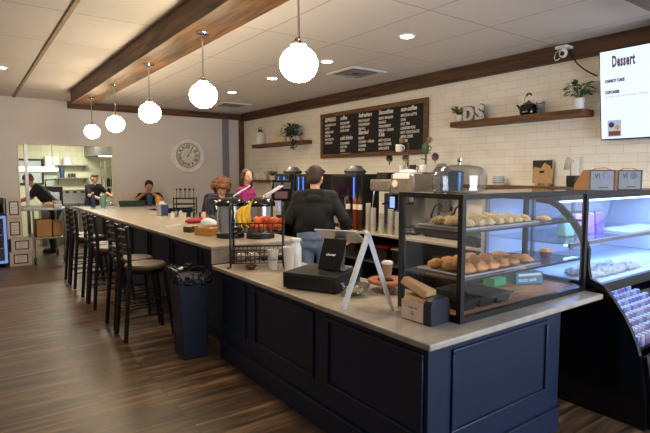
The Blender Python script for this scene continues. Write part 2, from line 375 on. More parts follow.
MB().box(2.1, 4.37, 0, 2.1195, 11.1, .13).build('base_skirting', M_navy, bc)
# back counter against the tiled wall
bk = T('back_counter', 'long back counter with pale top and black base along the tiled wall', 'counter', (0,0,0))
part(MB().box(4.78, 2.9, .855, XW, 10.6, .89).build('worktop', M_stone, bk, bevel=.005), 'pale stone worktop')
MB().box(4.95, 2.9, 0, XW, 10.6, .08).box(5.9, 2.9, .08, XW, 10.6, .854).build('back_panel', M_blackp, bk)
for k in range(9):
    MB().box(4.88, 2.9+k*.955, .08, 5.9, 2.94+k*.955, .854).build('divider', M_blackp, bk)
for k in range(8):
    MB().box(4.9, 2.945+k*.955, .42, 5.9, 3.85+k*.955, .45).build('shelf', M_dsteel, bk)
# ------------------------------------------------------------------ wall shelves, chalkboard, clock, TV
def shelf(x0, y0, y1, z0, z1, lb):
    return tag(MB().box(x0, y0, z0, XW-.001, y1, z1).build('wall_shelf', M_shelf, bevel=.006), lb, 'shelf')
shelf(5.70, 2.89, 4.79, 2.415, 2.49, 'thick brown floating shelf holding letters, kettle and two plants')
shelf(5.74, 8.66, 10.95, 2.38, 2.46, 'brown floating shelf left of the chalkboard with a lantern')
shelf(5.74, 9.7, 11.2, 1.56, 1.61, 'lower brown floating shelf behind the smiling woman')
shelf(5.72, 2.82, 5.05, 1.55, 1.60, 'long brown ledge on the tiled wall behind the pastry case')
cb = T('chalkboard', 'wide framed black chalkboard menu with white handwriting on the tiled wall', 'chalkboard', (XW-.005, 6.86, 2.505))
MB().box(-.025, -1.4, -.42, 0, 1.4, .42).build('board', M_board, cb)
b = MB().box(-.045, -1.44, -.44, 0, 1.44, -.365).box(-.045, -1.44, .365, 0, 1.44, .44).box(-.045, -1.44, -.365, 0, -1.36, .365).box(-.045, 1.36, -.365, 0, 1.44, .365)
b.build('frame', M_frame, cb, bevel=.004)
cols = [(1.30, [('ESPRESSO', 1), ('HOUSE MOCHA', 0), ('LATTE', 0), ('AMERICANO', 0), ('MOCHA', 0), ('MACCHIATO', 0), ('CORTADO', 0)]),
        (.80, [('coffee', 1), ('HOUSE DRIP', 0), ('CAFE AU LAIT', 0), ('POUR OVER', 0), ('', 0), ('cold drinks', 1), ('COLD BREW', 0), ('ICED TEA', 0), ('NITRO', 0), ('SWEET CREAM', 0)]),
        (.25, [('Refreshers', 1), ('PEACH BLAST', 0), ('STRAWBERRY', 0), ('MANGO', 0), ('Blended', 1), ('FRAPPE', 0), ('COOKIES + CREAM', 0), ('CARAMEL', 0), ('MOCHA', 0)]),
        (-.30, [('Smoothies', 1), ('BERRY BANANA', 0), ('MANGO', 0), ('STRAWBERRY', 0), ('PEACH + CREAM', 0), ('Kids', 1), ('HOT COCOA', 0), ('MILK STEAMER', 0), ('APPLE JUICE', 0)]),
        (-.84, [('non-coffee', 1), ('MATCHA LATTE', 0), ('CHAI', 0), ('HOT TEA', 0), ('LONDON FOG', 0), ('HOT CHOCOLATE', 0), ('APPLE CIDER', 0), ('WATER', 0)])]
for y, rows in cols:
    z = .29
    for s, h in rows:
        if h: z -= .012
        if s: text(s, .105 if h else .062, M_chalk, cb, (-.0265, y, z), FX, .8, name='chalk_writing', shear=.15 if h else .05, bold=.0032 if h else .0018)
        z -= .088 if h else .07
# clock
ck = T('wall_clock', 'large round white wall clock with Roman numerals on the grey back wall', 'clock', (4.48, YB-.002, 2.2))
RX = Matrix.Rotation(PI/2, 4, 'X')
MB().lathe([(.3, 0), (.42, 0), (.42, .03), (.4, .055), (.36, .045), (.335, .06), (.305, .05), (.3, .03)], n=48, M=RX).build('case', mat('clock_case', (238, 234, 228), .5), ck)
MB().lathe([(0, .0), (.302, .0), (.302, .028), (0, .028)], n=48, M=RX).build('face', mat('clock_face', (226, 220, 206), .6), ck)
MB().lathe([(.288, .028), (.3, .028), (.3, .031), (.288, .031)], n=48, M=RX).build('minute_ring', M_blackp, ck)
rn = ['XII', 'I', 'II', 'III', 'IIII', 'V', 'VI', 'VII', 'VIII', 'IX', 'X', 'XI']
for k, s in enumerate(rn):
    a = -k*PI/6
    R = FY @ Matrix.Rotation(a, 4, 'Z') @ Matrix.Translation((0, .172, 0))
    text(s, .15, M_blackp, ck, (0, -.030, 0), R, .62 if len(s) > 2 else .85, name='numeral', align='CENTER', bold=.0015)
def hand(L, w, a):
    R = FY @ Matrix.Rotation(a, 4, 'Z')
    MB().prism([(-w, -.05), (w, -.05), (w*.7, L*.7), (0, L), (-w*.7, L*.7)], 'z', .034, .037, R).build('clock_hand', M_blackp, ck)
hand(.13, .009, math.radians(-35)); hand(.22, .007, math.radians(-33))
MB().lathe([(0, .028), (.018, .028), (.018, .04), (0, .04)], n=16, M=RX).build('hub', M_blackp, ck)
# television
tv = T('television', 'wall mounted flat television showing a Dessert menu', 'television', (5.80, 1.872, 2.61), 0); tv.rotation_euler = (0, math.radians(-8), 0)
MB().box(.03, -.3, -.12, .13, .3, .12).build('wall_bracket', M_blackp, tv)
MB().box(-.01, -.88, -.485, .03, .88, .485).build('casing', M_gloss, tv, bevel=.004)
MB().box(-.0115, -.868, -.472, -.0102, .868, .472).build('screen', emis('screen', (222, 236, 255), .60), tv)
M_purple = emis('menu_purple', (92, 34, 92), .25); M_dkt = emis('menu_dark', (60, 60, 80), .2); M_lav = emis('menu_lav', (168, 184, 214), .5)
part(text('Dessert', .16, M_purple, tv, (-.0125, .745, .30), FX, .40, bold=.0065, spacing=1.12), 'purple Dessert heading')
text('CARROT CAKE', .042, M_dkt, tv, (-.0125, .82, .14), FX, .7, bold=.003)
text('CUPCAKES', .042, M_dkt, tv, (-.0125, .82, .02), FX, .7, bold=.003)
text('chocolate, vanilla, red velvet, lemon, strawberry', .022, M_lav, tv, (-.0125, .82, -.02), FX, 1, bold=.0005)
b = MB().box(-.0127, .66, -.45, -.0122, .80, -.27).build('picture', emis('menu_photo', (190, 200, 220), .4), tv)
MB().box(-.0132, .67, -.44, -.0128, .79, -.39).build('picture_plate', emis('menu_red', (150, 50, 50), .3), b)
MB().ell((-.0132, .76, -.32), (.0005, .03, .03)).build('picture_berry', emis('menu_blue', (30, 50, 110), .3), b)
MB().ell((-.0135, .70, -.35), (.0005, .025, .03)).build('picture_cake', emis('menu_yellow', (200, 160, 90), .4), b)
# security camera on beam with cable
sc = T('security_camera', 'white dome security camera mounted on the wooden wall beam', 'camera', (5.80, 3.2, 3.2))
MB().box(-.06, -.07, .02, .089, .07, .05).box(.0, -.02, .0, .04, .02, .02).build('bracket', M_white, sc)
MB().ell((0, 0, -.03), (.05, .05, .055)).build('housing', M_white, sc)
MB().ell((-.035, -.01, -.04), .026).build('lens', M_gloss, sc)
MB().tube([(.04, .05, .03), (.02, .1, .0), (.0, .11, -.07), (-.0, .09, -.1), (.02, .05, -.08)], .006).build('loop_cable', M_white, sc)
tag(MB().tube([(5.865, 3.14, 3.16), (5.84, 3.1, 3.1), (5.84, 3.04, 3.02), (5.86, 2.97, 2.95), (5.87, 2.9, 2.9), (5.895, 2.84, 2.86)], .008).build('power_cable', M_blackp), 'black cable hanging from the camera to the television', 'cable')
# ------------------------------------------------------------------ plants, shelf objects
def leafy(name, lb, cat, loc, potprof, potm, n, rad, h, lw, ll, mleaf, droop=.3, up=.5):
    t = T(name, lb, cat, loc)
    MB().lathe(potprof, n=20).build('pot', potm, t)
    ph = max(z for r, z in potprof); b = MB()
    for k in range(n):
        a = random.uniform(0, 2*PI); s = random.uniform(.35, 1); L = ll*random.uniform(.7, 1.2)
        x0, y0 = math.cos(a)*rad*s*.25, math.sin(a)*rad*s*.25
        x1, y1 = math.cos(a)*rad*s*.8, math.sin(a)*rad*s*.8
        z1 = ph+h*random.uniform(.3, 1)
        d = Vector((math.cos(a), math.sin(a), random.uniform(-droop, up))).normalized()
        p = Vector((x1, y1, z1)); side = d.cross(Vector((0, 0, 1))).normalized()*lw
        q = p+d*L; mid = p+d*L*.5+Vector((0, 0, .012))
        b.add([p, mid+side, q, mid-side, mid+Vector((0,0,.004))], [(0, 1, 4), (1, 2, 4), (2, 3, 4), (3, 0, 4)])
        b.tube([(x0, y0, ph-.01), (x1*.6, y1*.6, (ph+z1)/2), (x1, y1, z1)], .0018, 4)
    b.build('foliage', mleaf, t); return t
pot = [(0,0), (.05,0), (.062,.09), (.064,.1), (.055,.1), (.052,.085), (0,.085)]
leafy('potted_plant', 'small grassy green plant in a cream pot at left end of the long shelf', 'plant', (5.82, 4.72, 2.491), pot, M_cream, 90, .13, .10, .010, .07, M_leaf)
pot2 = [(0,0), (.055,0), (.06,.13), (.05,.13), (.048,.115), (0,.115)]
leafy('potted_plant', 'broad leaved green plant in a white pot at right end of the long shelf', 'plant', (5.80, 2.99, 2.491), pot2, M_white, 46, .13, .16, .026, .12, M_leaf, .5, .6)
def letter(s, y, h, lb):
    t = T('marquee_letter', lb, 'letter', (5.82, y, 2.491))
    part(text(s, h*1.35, mat('galvanised', (204, 200, 194), .5, .1), t, (0, 0, .002), FX, .85, name='letter_body', ext=.025, bold=.016), 'pale metal letter body')
    text(s, h*1.35, M_blackp, t, (.032, .008, .008), FX, .85, name='letter_backing', ext=.006, bold=.024)
    return t
letter('D', 4.64, .205, 'grey metal marquee letter D on the floating shelf')
letter('S', 4.43, .215, 'grey metal marquee letter S beside the D on the shelf')
kt = T('stovetop_kettle', 'black kettle with a bail handle on the floating shelf', 'kettle', (5.82, 3.635, 2.491))
MB().lathe([(0,0), (.085,0), (.105,.02), (.112,.07), (.095,.125), (.05,.155), (.03,.158), (0,.155)], n=28).build('body', M_gloss, kt)
MB().lathe([(0,.155), (.035,.155), (.03,.168), (.01,.172), (.012,.185), (0,.19)], n=16).build('lid', M_gloss, kt)
MB().tube([(0,.08,.06), (0,.12,.09), (0,.15,.13), (0,.165,.14)], [.02,.016,.012,.012], 10).build('spout', M_gloss, kt)
MB().tube([(0, .075*math.cos(t), .13+.13*math.sin(t)) for t in [PI*k/10 for k in range(11)]], .006).build('bail', M_steel, kt)
MB().tube([(0, .055*math.cos(t), .145+.125*math.sin(t)) for t in [PI*(.28+.044*k) for k in range(11)]], .012).build('handle_grip', wood('handle', (70, 30, 16), (110, 50, 26)), kt)
jj = T('glass_canister', 'small clear glass canister beside the kettle on the shelf', 'jar', (5.82, 3.475, 2.491))
MB().lathe([(0,0), (.055,0), (.055,.13), (.05,.13), (.05,.006), (0,.006)], n=20).build('jar_body', M_glassd, jj)
MB().lathe([(0,.131), (.058,.131), (.056,.15), (0,.15)], n=20).build('lid', M_steel, jj)
# lantern, frame, trailing plant on the far shelf
ln = T('lantern', 'white metal lantern with wire handle on the far floating shelf', 'lantern', (5.84, 10.70, 2.461))
MB().lathe([(0,0), (.11,0), (.11,.23), (.1,.25), (.08,.28), (.08,.29), (0,.29)], n=20).build('body', M_paper, ln)
MB().lathe([(0,.291), (.07,.291), (.04,.33), (.02,.36), (0,.36)], n=14).build('cap', M_black, ln)
MB().tube([(0, .1*math.cos(t), .26+.17*math.sin(t)) for t in [PI*k/10 for k in range(11)]], .006).build('handle', M_black, ln)
fr = T('picture_frame', 'small white framed print leaning on the far floating shelf', 'picture frame', (5.88, 9.80, 2.461))
MB().box(-.015, -.2, 0, .015, .2, .3).build('frame', M_white, fr, bevel=.003)
MB().box(-.017, -.17, .03, -.0155, .17, .27).build('print', M_cream, fr)
tr = T('trailing_plant', 'trailing dark green ivy in a white planter on the far shelf', 'plant', (5.84, 9.22, 2.461))
MB().box(-.07, -.16, 0, .07, .16, .12).build('planter', M_paper, tr, bevel=.01)
b = MB()
for k in range(420):
    u = random.gauss(0, .45); w = random.uniform(0, 1)
    y = max(-.3, min(.4, u*.33)); hang = random.random() < .22
    x = random.uniform(-.12, .06); z = .12+random.uniform(-.02, .3)*(1-abs(y)*1.4)
    if hang: y = -.24+random.uniform(-.06, .06); z = random.uniform(-.18, .2); x = -.14+random.uniform(-.03, .02)
    p = Vector((x, y, z)); d = Vector((random.uniform(-1, .3), random.uniform(-1, 1), random.uniform(-.8, .6))).normalized(); s = d.orthogonal().normalized()*.022; L = .055
    b.add([p, p+d*L*.5+s, p+d*L, p+d*L*.5-s], [(0, 1, 2, 3)])
for k in range(8):
    b.tube([(0, -.05*k+.15, .1), (-.06, -.06*k+.15, .2), (-.13, -.05*k+.05, .1)], .003, 4)
b.build('foliage', M_leafd, tr)
# low shelf items
for k, (y, h) in enumerate(((10.85, .16), (10.68, .2), (10.5, .15))):
    tag(MB().lathe([(0,0), (.05,0), (.06,h), (.052,h), (.045,.01), (0,.01)], n=18).build('canister', M_paper, loc=(5.85, y, 1.611)), ['white cup on the lower shelf, leftmost', 'tall white cup on the lower shelf, middle one', 'white cup on the lower shelf nearest the green plant'][k], 'cup', 'white cups on the lower shelf')
leafy('potted_plant', 'little bright green plant on the lower shelf behind the smiling woman', 'plant', (5.85, 10.15, 1.611), pot, M_cream, 60, .12, .09, .018, .06, M_leaf)
# mug, certificate, poster, bowl on the ledge
mg = T('mug', 'round white mug with dark stripes on the brown ledge', 'mug', (5.84, 4.05, 1.601))
MB().lathe([(0,0), (.055,0), (.07,.03), (.073,.11), (.07,.135), (.064,.135), (.066,.1), (.062,.03), (0,.015)], n=26).build('body', M_white, mg)
for z in (.03, .055, .08, .105):
    MB().lathe([(.0715+.002, z), (.0755, z), (.0755, z+.009), (.0735, z+.009)], n=26).build('stripe', mat('stripe', (70, 74, 84), .5), mg)
MB().tube([(0, -.07, .1), (0, -.105, .1), (0, -.115, .065), (0, -.1, .035), (0, -.068, .03)], .009).build('handle', M_white, mg)
ce = T('framed_certificate', 'small framed certificate with dark header and stand on the ledge', 'sign', (5.85, 3.43, 1.601))
MB().box(-.012, -.13, .03, .012, .13, .32).box(-.02, -.09, 0, .03, -.05, .035).box(-.02, .05, 0, .03, .09, .035).build('plaque', M_kraft, ce)
MB().box(-.0145, -.128, .215, -.0125, .128, .318).build('header', M_blackp, ce)
MB().prism([(-.11, .2), (.11, .18), (.11, .24), (.02, .22), (-.03, .29), (-.11, .24)], 'x', -.0165, -.015).build('emblem', M_kraft, ce)
MB().prism([(-.02, .16), (.03, .16), (.04, .2), (.005, .185), (-.035, .2)], 'x', -.0165, -.0127).build('crest', M_blackp, ce)
ps = T('white_poster', 'blank white card with a leaf sketch leaning against the tiled wall', 'sign', (5.91, 3.17, 1.601))
MB().box(-.006, -.16, 0, .006, .13, .36).build('card', M_paper, ps)
b = MB()
for k in range(5): b.tube([(-.009, -.03+.012*k, .2), (-.009, -.06+.015*k, .26+.01*k), (-.009, -.1+.02*k, .31+.012*k)], .003, 4)
b.build('leaf_sketch', M_dsteel, ps)
bw = T('black_canister', 'squat black canister with a tall spoon on the ledge', 'container', (5.80, 3.01, 1.601))
MB().lathe([(0,0), (.075,0), (.08,.02), (.08,.13), (.072,.13), (.07,.02), (0,.02)], n=24).build('body', M_blackp, bw)
MB().tube([(0, .02, .03), (-.01, .035, .15), (-.01, .04, .26)], .008).build('spoon', M_dsteel, bw)
# outlets
def outlet(loc, lb, face='y', grp=None, cord=False):
    t = T('wall_outlet', lb, 'outlet', loc, 0, grp)
    if face == 'y':
        MB().box(-.036, -.008, -.06, .036, 0, .06).build('cover_plate', M_cream, t, bevel=.002)
        MB().box(-.014, -.010, .012, .014, -.0082, .04).box(-.014, -.010, -.04, .014, -.0082, -.012).build('socket', M_paper, t)
    else:
        MB().box(-.008, -.036, -.06, 0, .036, .06).build('cover_plate', M_dsteel, t, bevel=.002)
        MB().box(-.010, -.014, .012, -.0082, .014, .04).box(-.010, -.014, -.04, -.0082, .014, -.012).build('socket', M_blackp, t)
    return t
for k, x in enumerate((2.86, 3.0, 3.14, 3.27)):
    outlet((x, YB, 1.28), ['cream outlet plate nearest the kitchen opening', 'cream outlet plate, second from the kitchen opening', 'cream outlet plate, third from the kitchen opening', 'cream outlet plate just left of the drinking person'][k], 'y', 'cream outlet plates along the back wall')
outlet((4.13, YB, 1.29), 'cream outlet plate directly below the left side of the clock', 'y', 'cream outlet plates along the back wall')
outlet((4.55, YB, 1.29), 'cream outlet plate directly below the right side of the clock', 'y', 'cream outlet plates along the back wall')
outlet((XW, 4.95, 1.2), 'metal outlet plate on the tiled wall seen through the pastry case', 'x')
tag(MB().tube([(5.94, 4.95, 1.16), (5.88, 4.98, 1.12), (5.85, 5.05, 1.14), (5.82, 5.12, 1.04), (5.82, 5.16, .9)], .008).build('power_cable', M_blackp), 'black plug cord looping from the outlet on the tiled wall', 'cable')
# ------------------------------------------------------------------ bar stools (local: seat faces +x, backrest at -x)
st = T('bar_stool', 'dark metal ladder back bar stool nearest the camera, beside the bin', 'stool', (1.55, 5.46, 0), 0, 'ladder back bar stools along the bar')
MB().lathe([(0,.735), (.20,.735), (.215,.75), (.215,.775), (.20,.79), (.1,.797), (0,.80)], n=28).build('seat', M_seat, st)
MB().lathe([(0,.695), (.19,.695), (.2,.71), (.2,.734), (0,.734)], n=24).build('seat_frame', M_bronze, st)
for sy in (-1, 1):
    MB().tube([(-.27, sy*.185, .01), (-.235, sy*.17, .45), (-.205, sy*.165, .75), (-.205, sy*.165, .95), (-.22, sy*.165, 1.20), (-.222, sy*.165, 1.21)], .023, 10).build('leg', M_bronze, st)
    MB().tube([(.23, sy*.185, .01), (.16, sy*.14, .70)], .019, 10).build('leg', M_bronze, st)
for z in (.84, .92, 1.0, 1.08, 1.16):
    x = -.203-(z-.95)*.06
    MB().tube([(x, -.165, z), (x-.025, -.08, z+.006), (x-.03, 0, z+.008), (x-.025, .08, z+.006), (x, .165, z)], .015, 8).build('back_rung', M_bronze, st)
fr_ = [(.205, .165), (.205, -.165), (-.228, -.178), (-.228, .178)]
MB().tube([(x, y, .25) for x, y in fr_], .009, 8, closed=True).build('foot_rail', M_bronze, st)
MB().tube([(x*.93, y*.97, .42) for x, y in fr_], .009, 8, closed=True).build('stretcher', M_bronze, st)
for y, lb in ((5.93, 'dark bar stool directly behind the nearest one, second in line'), (6.98, 'dark bar stool third in line from the camera'), (7.42, 'dark bar stool fourth in line from the camera'),
              (8.40, 'dark bar stool second from the far end of the bar'), (8.87, 'farthest dark bar stool, beside the steel cart')):
    dup(st, (1.55, y, 0), random.uniform(-.02, .02), lb)
# ------------------------------------------------------------------ waste bin
wb = T('waste_bin', 'tall slim navy waste bin with a black bag beside the counter', 'bin', (1.715, 4.60, 0), math.radians(-6))
def taper(b, w0, d0, w1, d1, z0, z1):
    return b.add([(-w0,-d0,z0),(w0,-d0,z0),(w0,d0,z0),(-w0,d0,z0),(-w1,-d1,z1),(w1,-d1,z1),(w1,d1,z1),(-w1,d1,z1)], [(0,3,2,1),(4,5,6,7),(0,1,5,4),(1,2,6,5),(2,3,7,6),(3,0,4,7)])
M_bin = mat('bin_plastic', (24, 36, 58), .5, var=.1)
b = taper(MB(), .115, .17, .14, .205, 0, .76); b.build('bin_body', M_bin, wb, bevel=.012)
b = MB(); taper(b, .147, .213, .149, .215, .735, .775); b.build('rim', M_bin, wb, bevel=.006)
b = MB()
for k in range(150):
    a = random.uniform(0, 2*PI); u = random.uniform(-1, 1)
    if random.random() < .5: p = Vector((math.copysign(.145, math.cos(a)), u*.2, random.uniform(.73, .84)))
    else: p = Vector((u*.14, math.copysign(.21, math.sin(a)), random.uniform(.73, .84)))
    b.ell(p, (random.uniform(.012, .03), random.uniform(.012, .035), random.uniform(.01, .03)), 6, 4)
b.build('bin_bag', mat('bag_plastic', (18, 17, 18), .2, bump=1, scale=60), wb)
tag(MB().ell((0,0,0), (.022,.018,.013), 8, 6).ell((.02,.015,.005), (.014,.016,.010), 7, 5).build('crumpled_napkin', M_paper, loc=(1.62, 4.56, .856)), 'crumpled pale wrapper on top of the bin bag', 'napkin')
# ------------------------------------------------------------------ steel cart and stacked boxes at the kitchen door
ct = T('utility_cart', 'stainless rolling cart with two shelves at the kitchen opening', 'cart', (1.2, 10.98, 0))
MB().box(-.33, -.05, 1.045, .44, 1.1, 1.085).build('top_shelf', M_dsteel, ct, bevel=.006)
MB().box(-.17, 0, .48, .38, 1.0, .51).build('lower_shelf', M_dsteel, ct, bevel=.006)
for x, y in ((-.15, .02), (.36, .02), (-.15, .98), (.36, .98)):
    lg = MB().cyl((x, y, .12), (x, y, 1.044), .016).build('leg', M_steel, ct)
    MB().cyl((x-.016, y, .06), (x+.016, y, .06), .0595, n=20).build('caster_wheel', M_blackp, lg)
    MB().box(x-.028, y-.02, .06, x-.02, y+.02, .13).box(x+.02, y-.02, .06, x+.028, y+.02, .13).box(x-.028, y-.02, .12, x+.028, y+.02, .135).build('caster_fork', M_steel, lg)
def box_thing(x, y, z, w, d, h, rz, lb, m=M_card, name='cardboard_box', label_m=None, grp=None):
    t = T(name, lb, 'box', (x, y, z), rz, grp)
    MB().box(-w/2, -d/2, 0, w/2, d/2, h).build('carton', m, t, bevel=.004)
    if label_m:
        b = MB(); ring(b, 'y', -d/2-.0005, -w*.33, w*.33, h*.18, h*.86, .02, .002); b.build('label_border', M_blackp, t)
        MB().box(-w*.33+.02, -d/2-.0015, h*.18+.02, w*.33-.02, -d/2-.0004, h*.86-.02).build('label', label_m, t)
        b = MB()
        for i in range(4):
            zz = h*.3+i*h*.12; b.box(-w*.2, -d/2-.0025, zz, w*(.08+.1*(i % 2)), -d/2-.0017, zz+.012)
        b.build('label_print', M_dsteel, t)
    else:
        MB().box(-w/2+.001, -.025, h, w/2-.001, .025, h+.0015).build('packing_tape', M_kraft, t)
    return t
M_gbox = mat('grey_carton', (176, 164, 158), .8, var=.05)
M_lab = mat('label_paper', (196, 190, 194), .7, var=.05)
box_thing(.82, 11.15, 0, .36, .36, .265, -.06, 'printed grey carton at the bottom of the stack by the drinks fridge', M_gbox, label_m=M_lab)
box_thing(.83, 11.15, .27, .35, .34, .25, .05, 'printed grey carton second from the bottom of the stack', M_gbox, label_m=M_lab)
box_thing(.74, 11.15, .525, .25, .32, .38, 0, 'printed grey carton second from the top of the stack', M_gbox, label_m=M_lab)
box_thing(.735, 11.15, .91, .24, .32, .38, .02, 'printed grey carton on top of the stack by the drinks fridge', M_gbox, label_m=M_lab)
box_thing(1.24, 11.3, .512, .26, .36, .34, 0, 'brown cardboard box on the lower shelf of the steel cart, left side')
box_thing(1.47, 11.35, .512, .16, .28, .30, .1, 'smaller brown cardboard box on the right of the cart shelf')
# pans and food on the cart
fp = T('food_container', 'clear tub of orange food on the steel cart', 'container', (1.36, 11.35, 1.087))
b = taper(MB(), .1, .12, .12, .14, 0, .1); b.build('tub', M_plasticclear, fp)
part(MB().ell((0,0,.055), (.095,.115,.05), 14, 8).build('food', mat('orange_food', (226, 150, 60), .6, bump=.5, scale=40), fp), 'orange food inside')
for k, (x, y, h) in enumerate(((1.5, 11.2, .07), (1.54, 11.55, .12))):
    t = T('food_pan', ['pale shallow food tub at the right edge of the steel cart', 'taller pale food tub at the back right of the cart'][k], 'container', (x, y, 1.087))
    taper(MB(), .07, .1, .085, .115, 0, h).build('tub', M_plasticclear, t); taper(MB(), .06, .09, .07, .1, .003, h*.9).build('filling', M_paper, t)
# glass door drinks fridge at far left
wf = T('beverage_fridge', 'small glass door drinks fridge with blue lit frame at far left', 'fridge', (.30, 11.2, 0))
MB().box(-.3, -.2, .05, .3, .3, .98).build('cabinet', M_blackp, wf)
b = MB(); ring(b, 'y', -.2, -.3, .3, .08, .97, .045, .035); b.build('door_frame', emis('fridge_frame', (120, 160, 230), .4), wf)
MB().box(-.255, -.225, .125, .255, -.215, .925).build('door_glass', M_plasticclear, wf)
for z in (.35, .6): MB().box(-.25, -.213, z, .25, -.201, z+.015).build('shelf', M_steel, wf)
for x in (-.25, .25): MB().cyl((x, -.15, 0), (x, -.15, .05), .02).build('foot', M_blackp, wf)
cm = T('coffee_maker', 'black coffee maker on top of the small drinks fridge', 'coffee maker', (.5, 11.2, .981))
MB().box(-.1, -.12, 0, .09, .14, .03).box(-.1, .04, .03, .09, .14, .3).box(-.1, -.12, .22, .09, .04, .32).build('body', M_blackp, cm, bevel=.01)
MB().lathe([(0,.031), (.05,.031), (.07,.08), (.06,.15), (.045,.18), (0,.18)], (0, -.045, 0), 18).build('carafe', M_gloss, cm)
# ------------------------------------------------------------------ things on the raised bar
BZ = 1.071
def bottle(name, x, y, r, h, m, capm, lb, z=BZ, n=20, grp=None, neck=.35):
    t = T(name, lb, 'bottle', (x, y, z), 0, grp)
    MB().lathe([(0,0), (r*.95,0), (r,.01), (r,h*.68), (r*.8,h*.78), (r*neck,h*.86), (r*neck,h*.92), (0,h*.92)], n=n).build('body', m, t)
    MB().lathe([(0,h*.921), (r*neck*1.2,h*.921), (r*neck*1.15,h), (0,h)], n=n).build('cap', capm, t)
    return t
def tumbler(x, y, r, h, m, lidm, lb, straw=False, z=BZ, rz=0):
    t = T('tumbler', lb, 'cup', (x, y, z), rz)
    MB().lathe([(0,0), (r*.75,0), (r*.8,.01), (r,h*.45), (r*1.05,h*.9), (0,h*.9)], n=22).build('body', m, t)
    MB().lathe([(0,h*.901), (r*1.08,h*.901), (r*1.08,h*.95), (r*.5,h*.98), (0,h*.98)], n=22).build('lid', lidm, t)
    if straw: MB().cyl((0, r*.3, h*.98), (.01, r*.4, h*1.25), .006).build('straw', M_white, t)
    return t
M_blue = mat('blue_plastic', (40, 66, 112), .35); M_teal = mat('teal_plastic', (112, 172, 160), .4); M_yel = mat('yellow_cup', (226, 168, 62), .4)
M_red = mat('red_plastic', (176, 40, 34), .4); M_bottle = mat('dark_bottle', (44, 26, 20), .15)
bottle('soap_bottle', 2.12, 11.0, .045, .31, M_blue, M_white, 'dark blue bottle with white cap at the far end of the bar', neck=.5)
tumbler(2.30, 10.95, .058, .26, M_teal, M_teal, 'pale green tumbler beside the blue bottle at the far bar end')
tb = T('serving_tub', 'long dark green tub on the far leg of the bar against the wall', 'tub', (2.86, 10.85, BZ), math.radians(-20))
taper(MB(), .24, .1, .26, .12, 0, .1).build('tub', mat('dark_green', (28, 58, 52), .4), tb, bevel=.01)
MB().box(-.27, -.13, .101, .27, .13, .115).build('lid', M_blackp, tb, bevel=.004)
tumbler(3.17, 10.70, .058, .28, M_blue, M_blackp, 'dark blue tumbler in front of the person drinking')
tumbler(3.36, 10.74, .055, .22, M_yel, M_yel, 'yellow tumbler beside the dark blue one')
nd = T('napkin_dispenser', 'steel napkin dispenser with dark blue face on the bar', 'napkin holder', (2.60, 8.1, BZ), math.radians(-15))
MB().box(-.09, -.07, 0, .09, .09, .19).build('casing', M_steel, nd, bevel=.01)
MB().box(-.02, -.075, .01, .085, -.0705, .18).build('front_plate', M_blue, nd)
MB().prism([(-.05, .191), (.05, .191), (.02, .24), (-.03, .235)], 'y', -.03, .03).build('napkins', M_paper, nd)
# round cup of cutlery, condiments
for k, (x, y, c, lb) in enumerate(((2.58, 7.55, M_paper, 'small white shaker at the left of the condiment group'), (2.66, 7.62, M_steel, 'small metal shaker beside the white one'),
                                   (2.78, 7.75, M_cream, 'cream jug in the condiment group on the bar'))):
    t = T('shaker', lb, 'shaker', (x, y, BZ))
    MB().lathe([(0,0), (.028,0), (.03,.06), (.026,.085), (0,.085)], n=16).build('body', c, t)
    MB().lathe([(0,.086), (.026,.086), (.02,.105), (0,.108)], n=16).build('cap', M_steel, t)
rk = T('mug_rack', 'black wire rack holding small cups and cutlery on the bar', 'rack', (2.93, 7.95, BZ), math.radians(-35))
for z in (.08, .18, .27):
    b = MB()
    for s in (-1, 1): b.box(-.17, s*.09-.006, z, .17, s*.09+.006, z+.016)
    for k in range(7): b.box(-.17+k*.0545, -.09, z, -.158+k*.0545, .09, z+.012)
    b.build('wire_shelf', M_black, rk)
for sx in (-1, 1):
    for sy in (-1, 1): MB().cyl((sx*.165, sy*.085, 0), (sx*.165, sy*.085, .3), .009).build('post', M_black, rk)
for k in range(9):
    r = random.choice((.02, .024)); m = random.choice((M_white, M_steel, M_cream, M_blue, M_plasticclear, M_white))
    tag(MB().lathe([(0,0), (r,0), (r*1.25,.085), (r*1.1,.085), (r*.9,.01), (0,.01)], n=14).build('small_cup', m, loc=(2.72+.055*k, 7.42+.10*(k % 2)-.02*k, BZ)), 'small creamer cup in the crowded row in front of the wire rack', 'cup', 'small creamer cups on the bar')
for k in range(8):
    x, y = -.13+.037*k, (.03 if k % 2 else -.04)
    R = Matrix.Rotation(math.radians(-35), 4, 'Z'); p = R @ Vector((x, y, 0))
    b = MB().tube([(0,0,0), (.004,0,.12)], .004, 6); b.ell((.005, 0, .14), (.012, .004, .022), 8, 6)
    tag(b.build('spoon', M_black, loc=(2.93+p.x, 7.95+p.y, BZ+.286)), 'dark spoon standing in the wire rack on the bar', 'spoon', 'spoons in the wire rack')
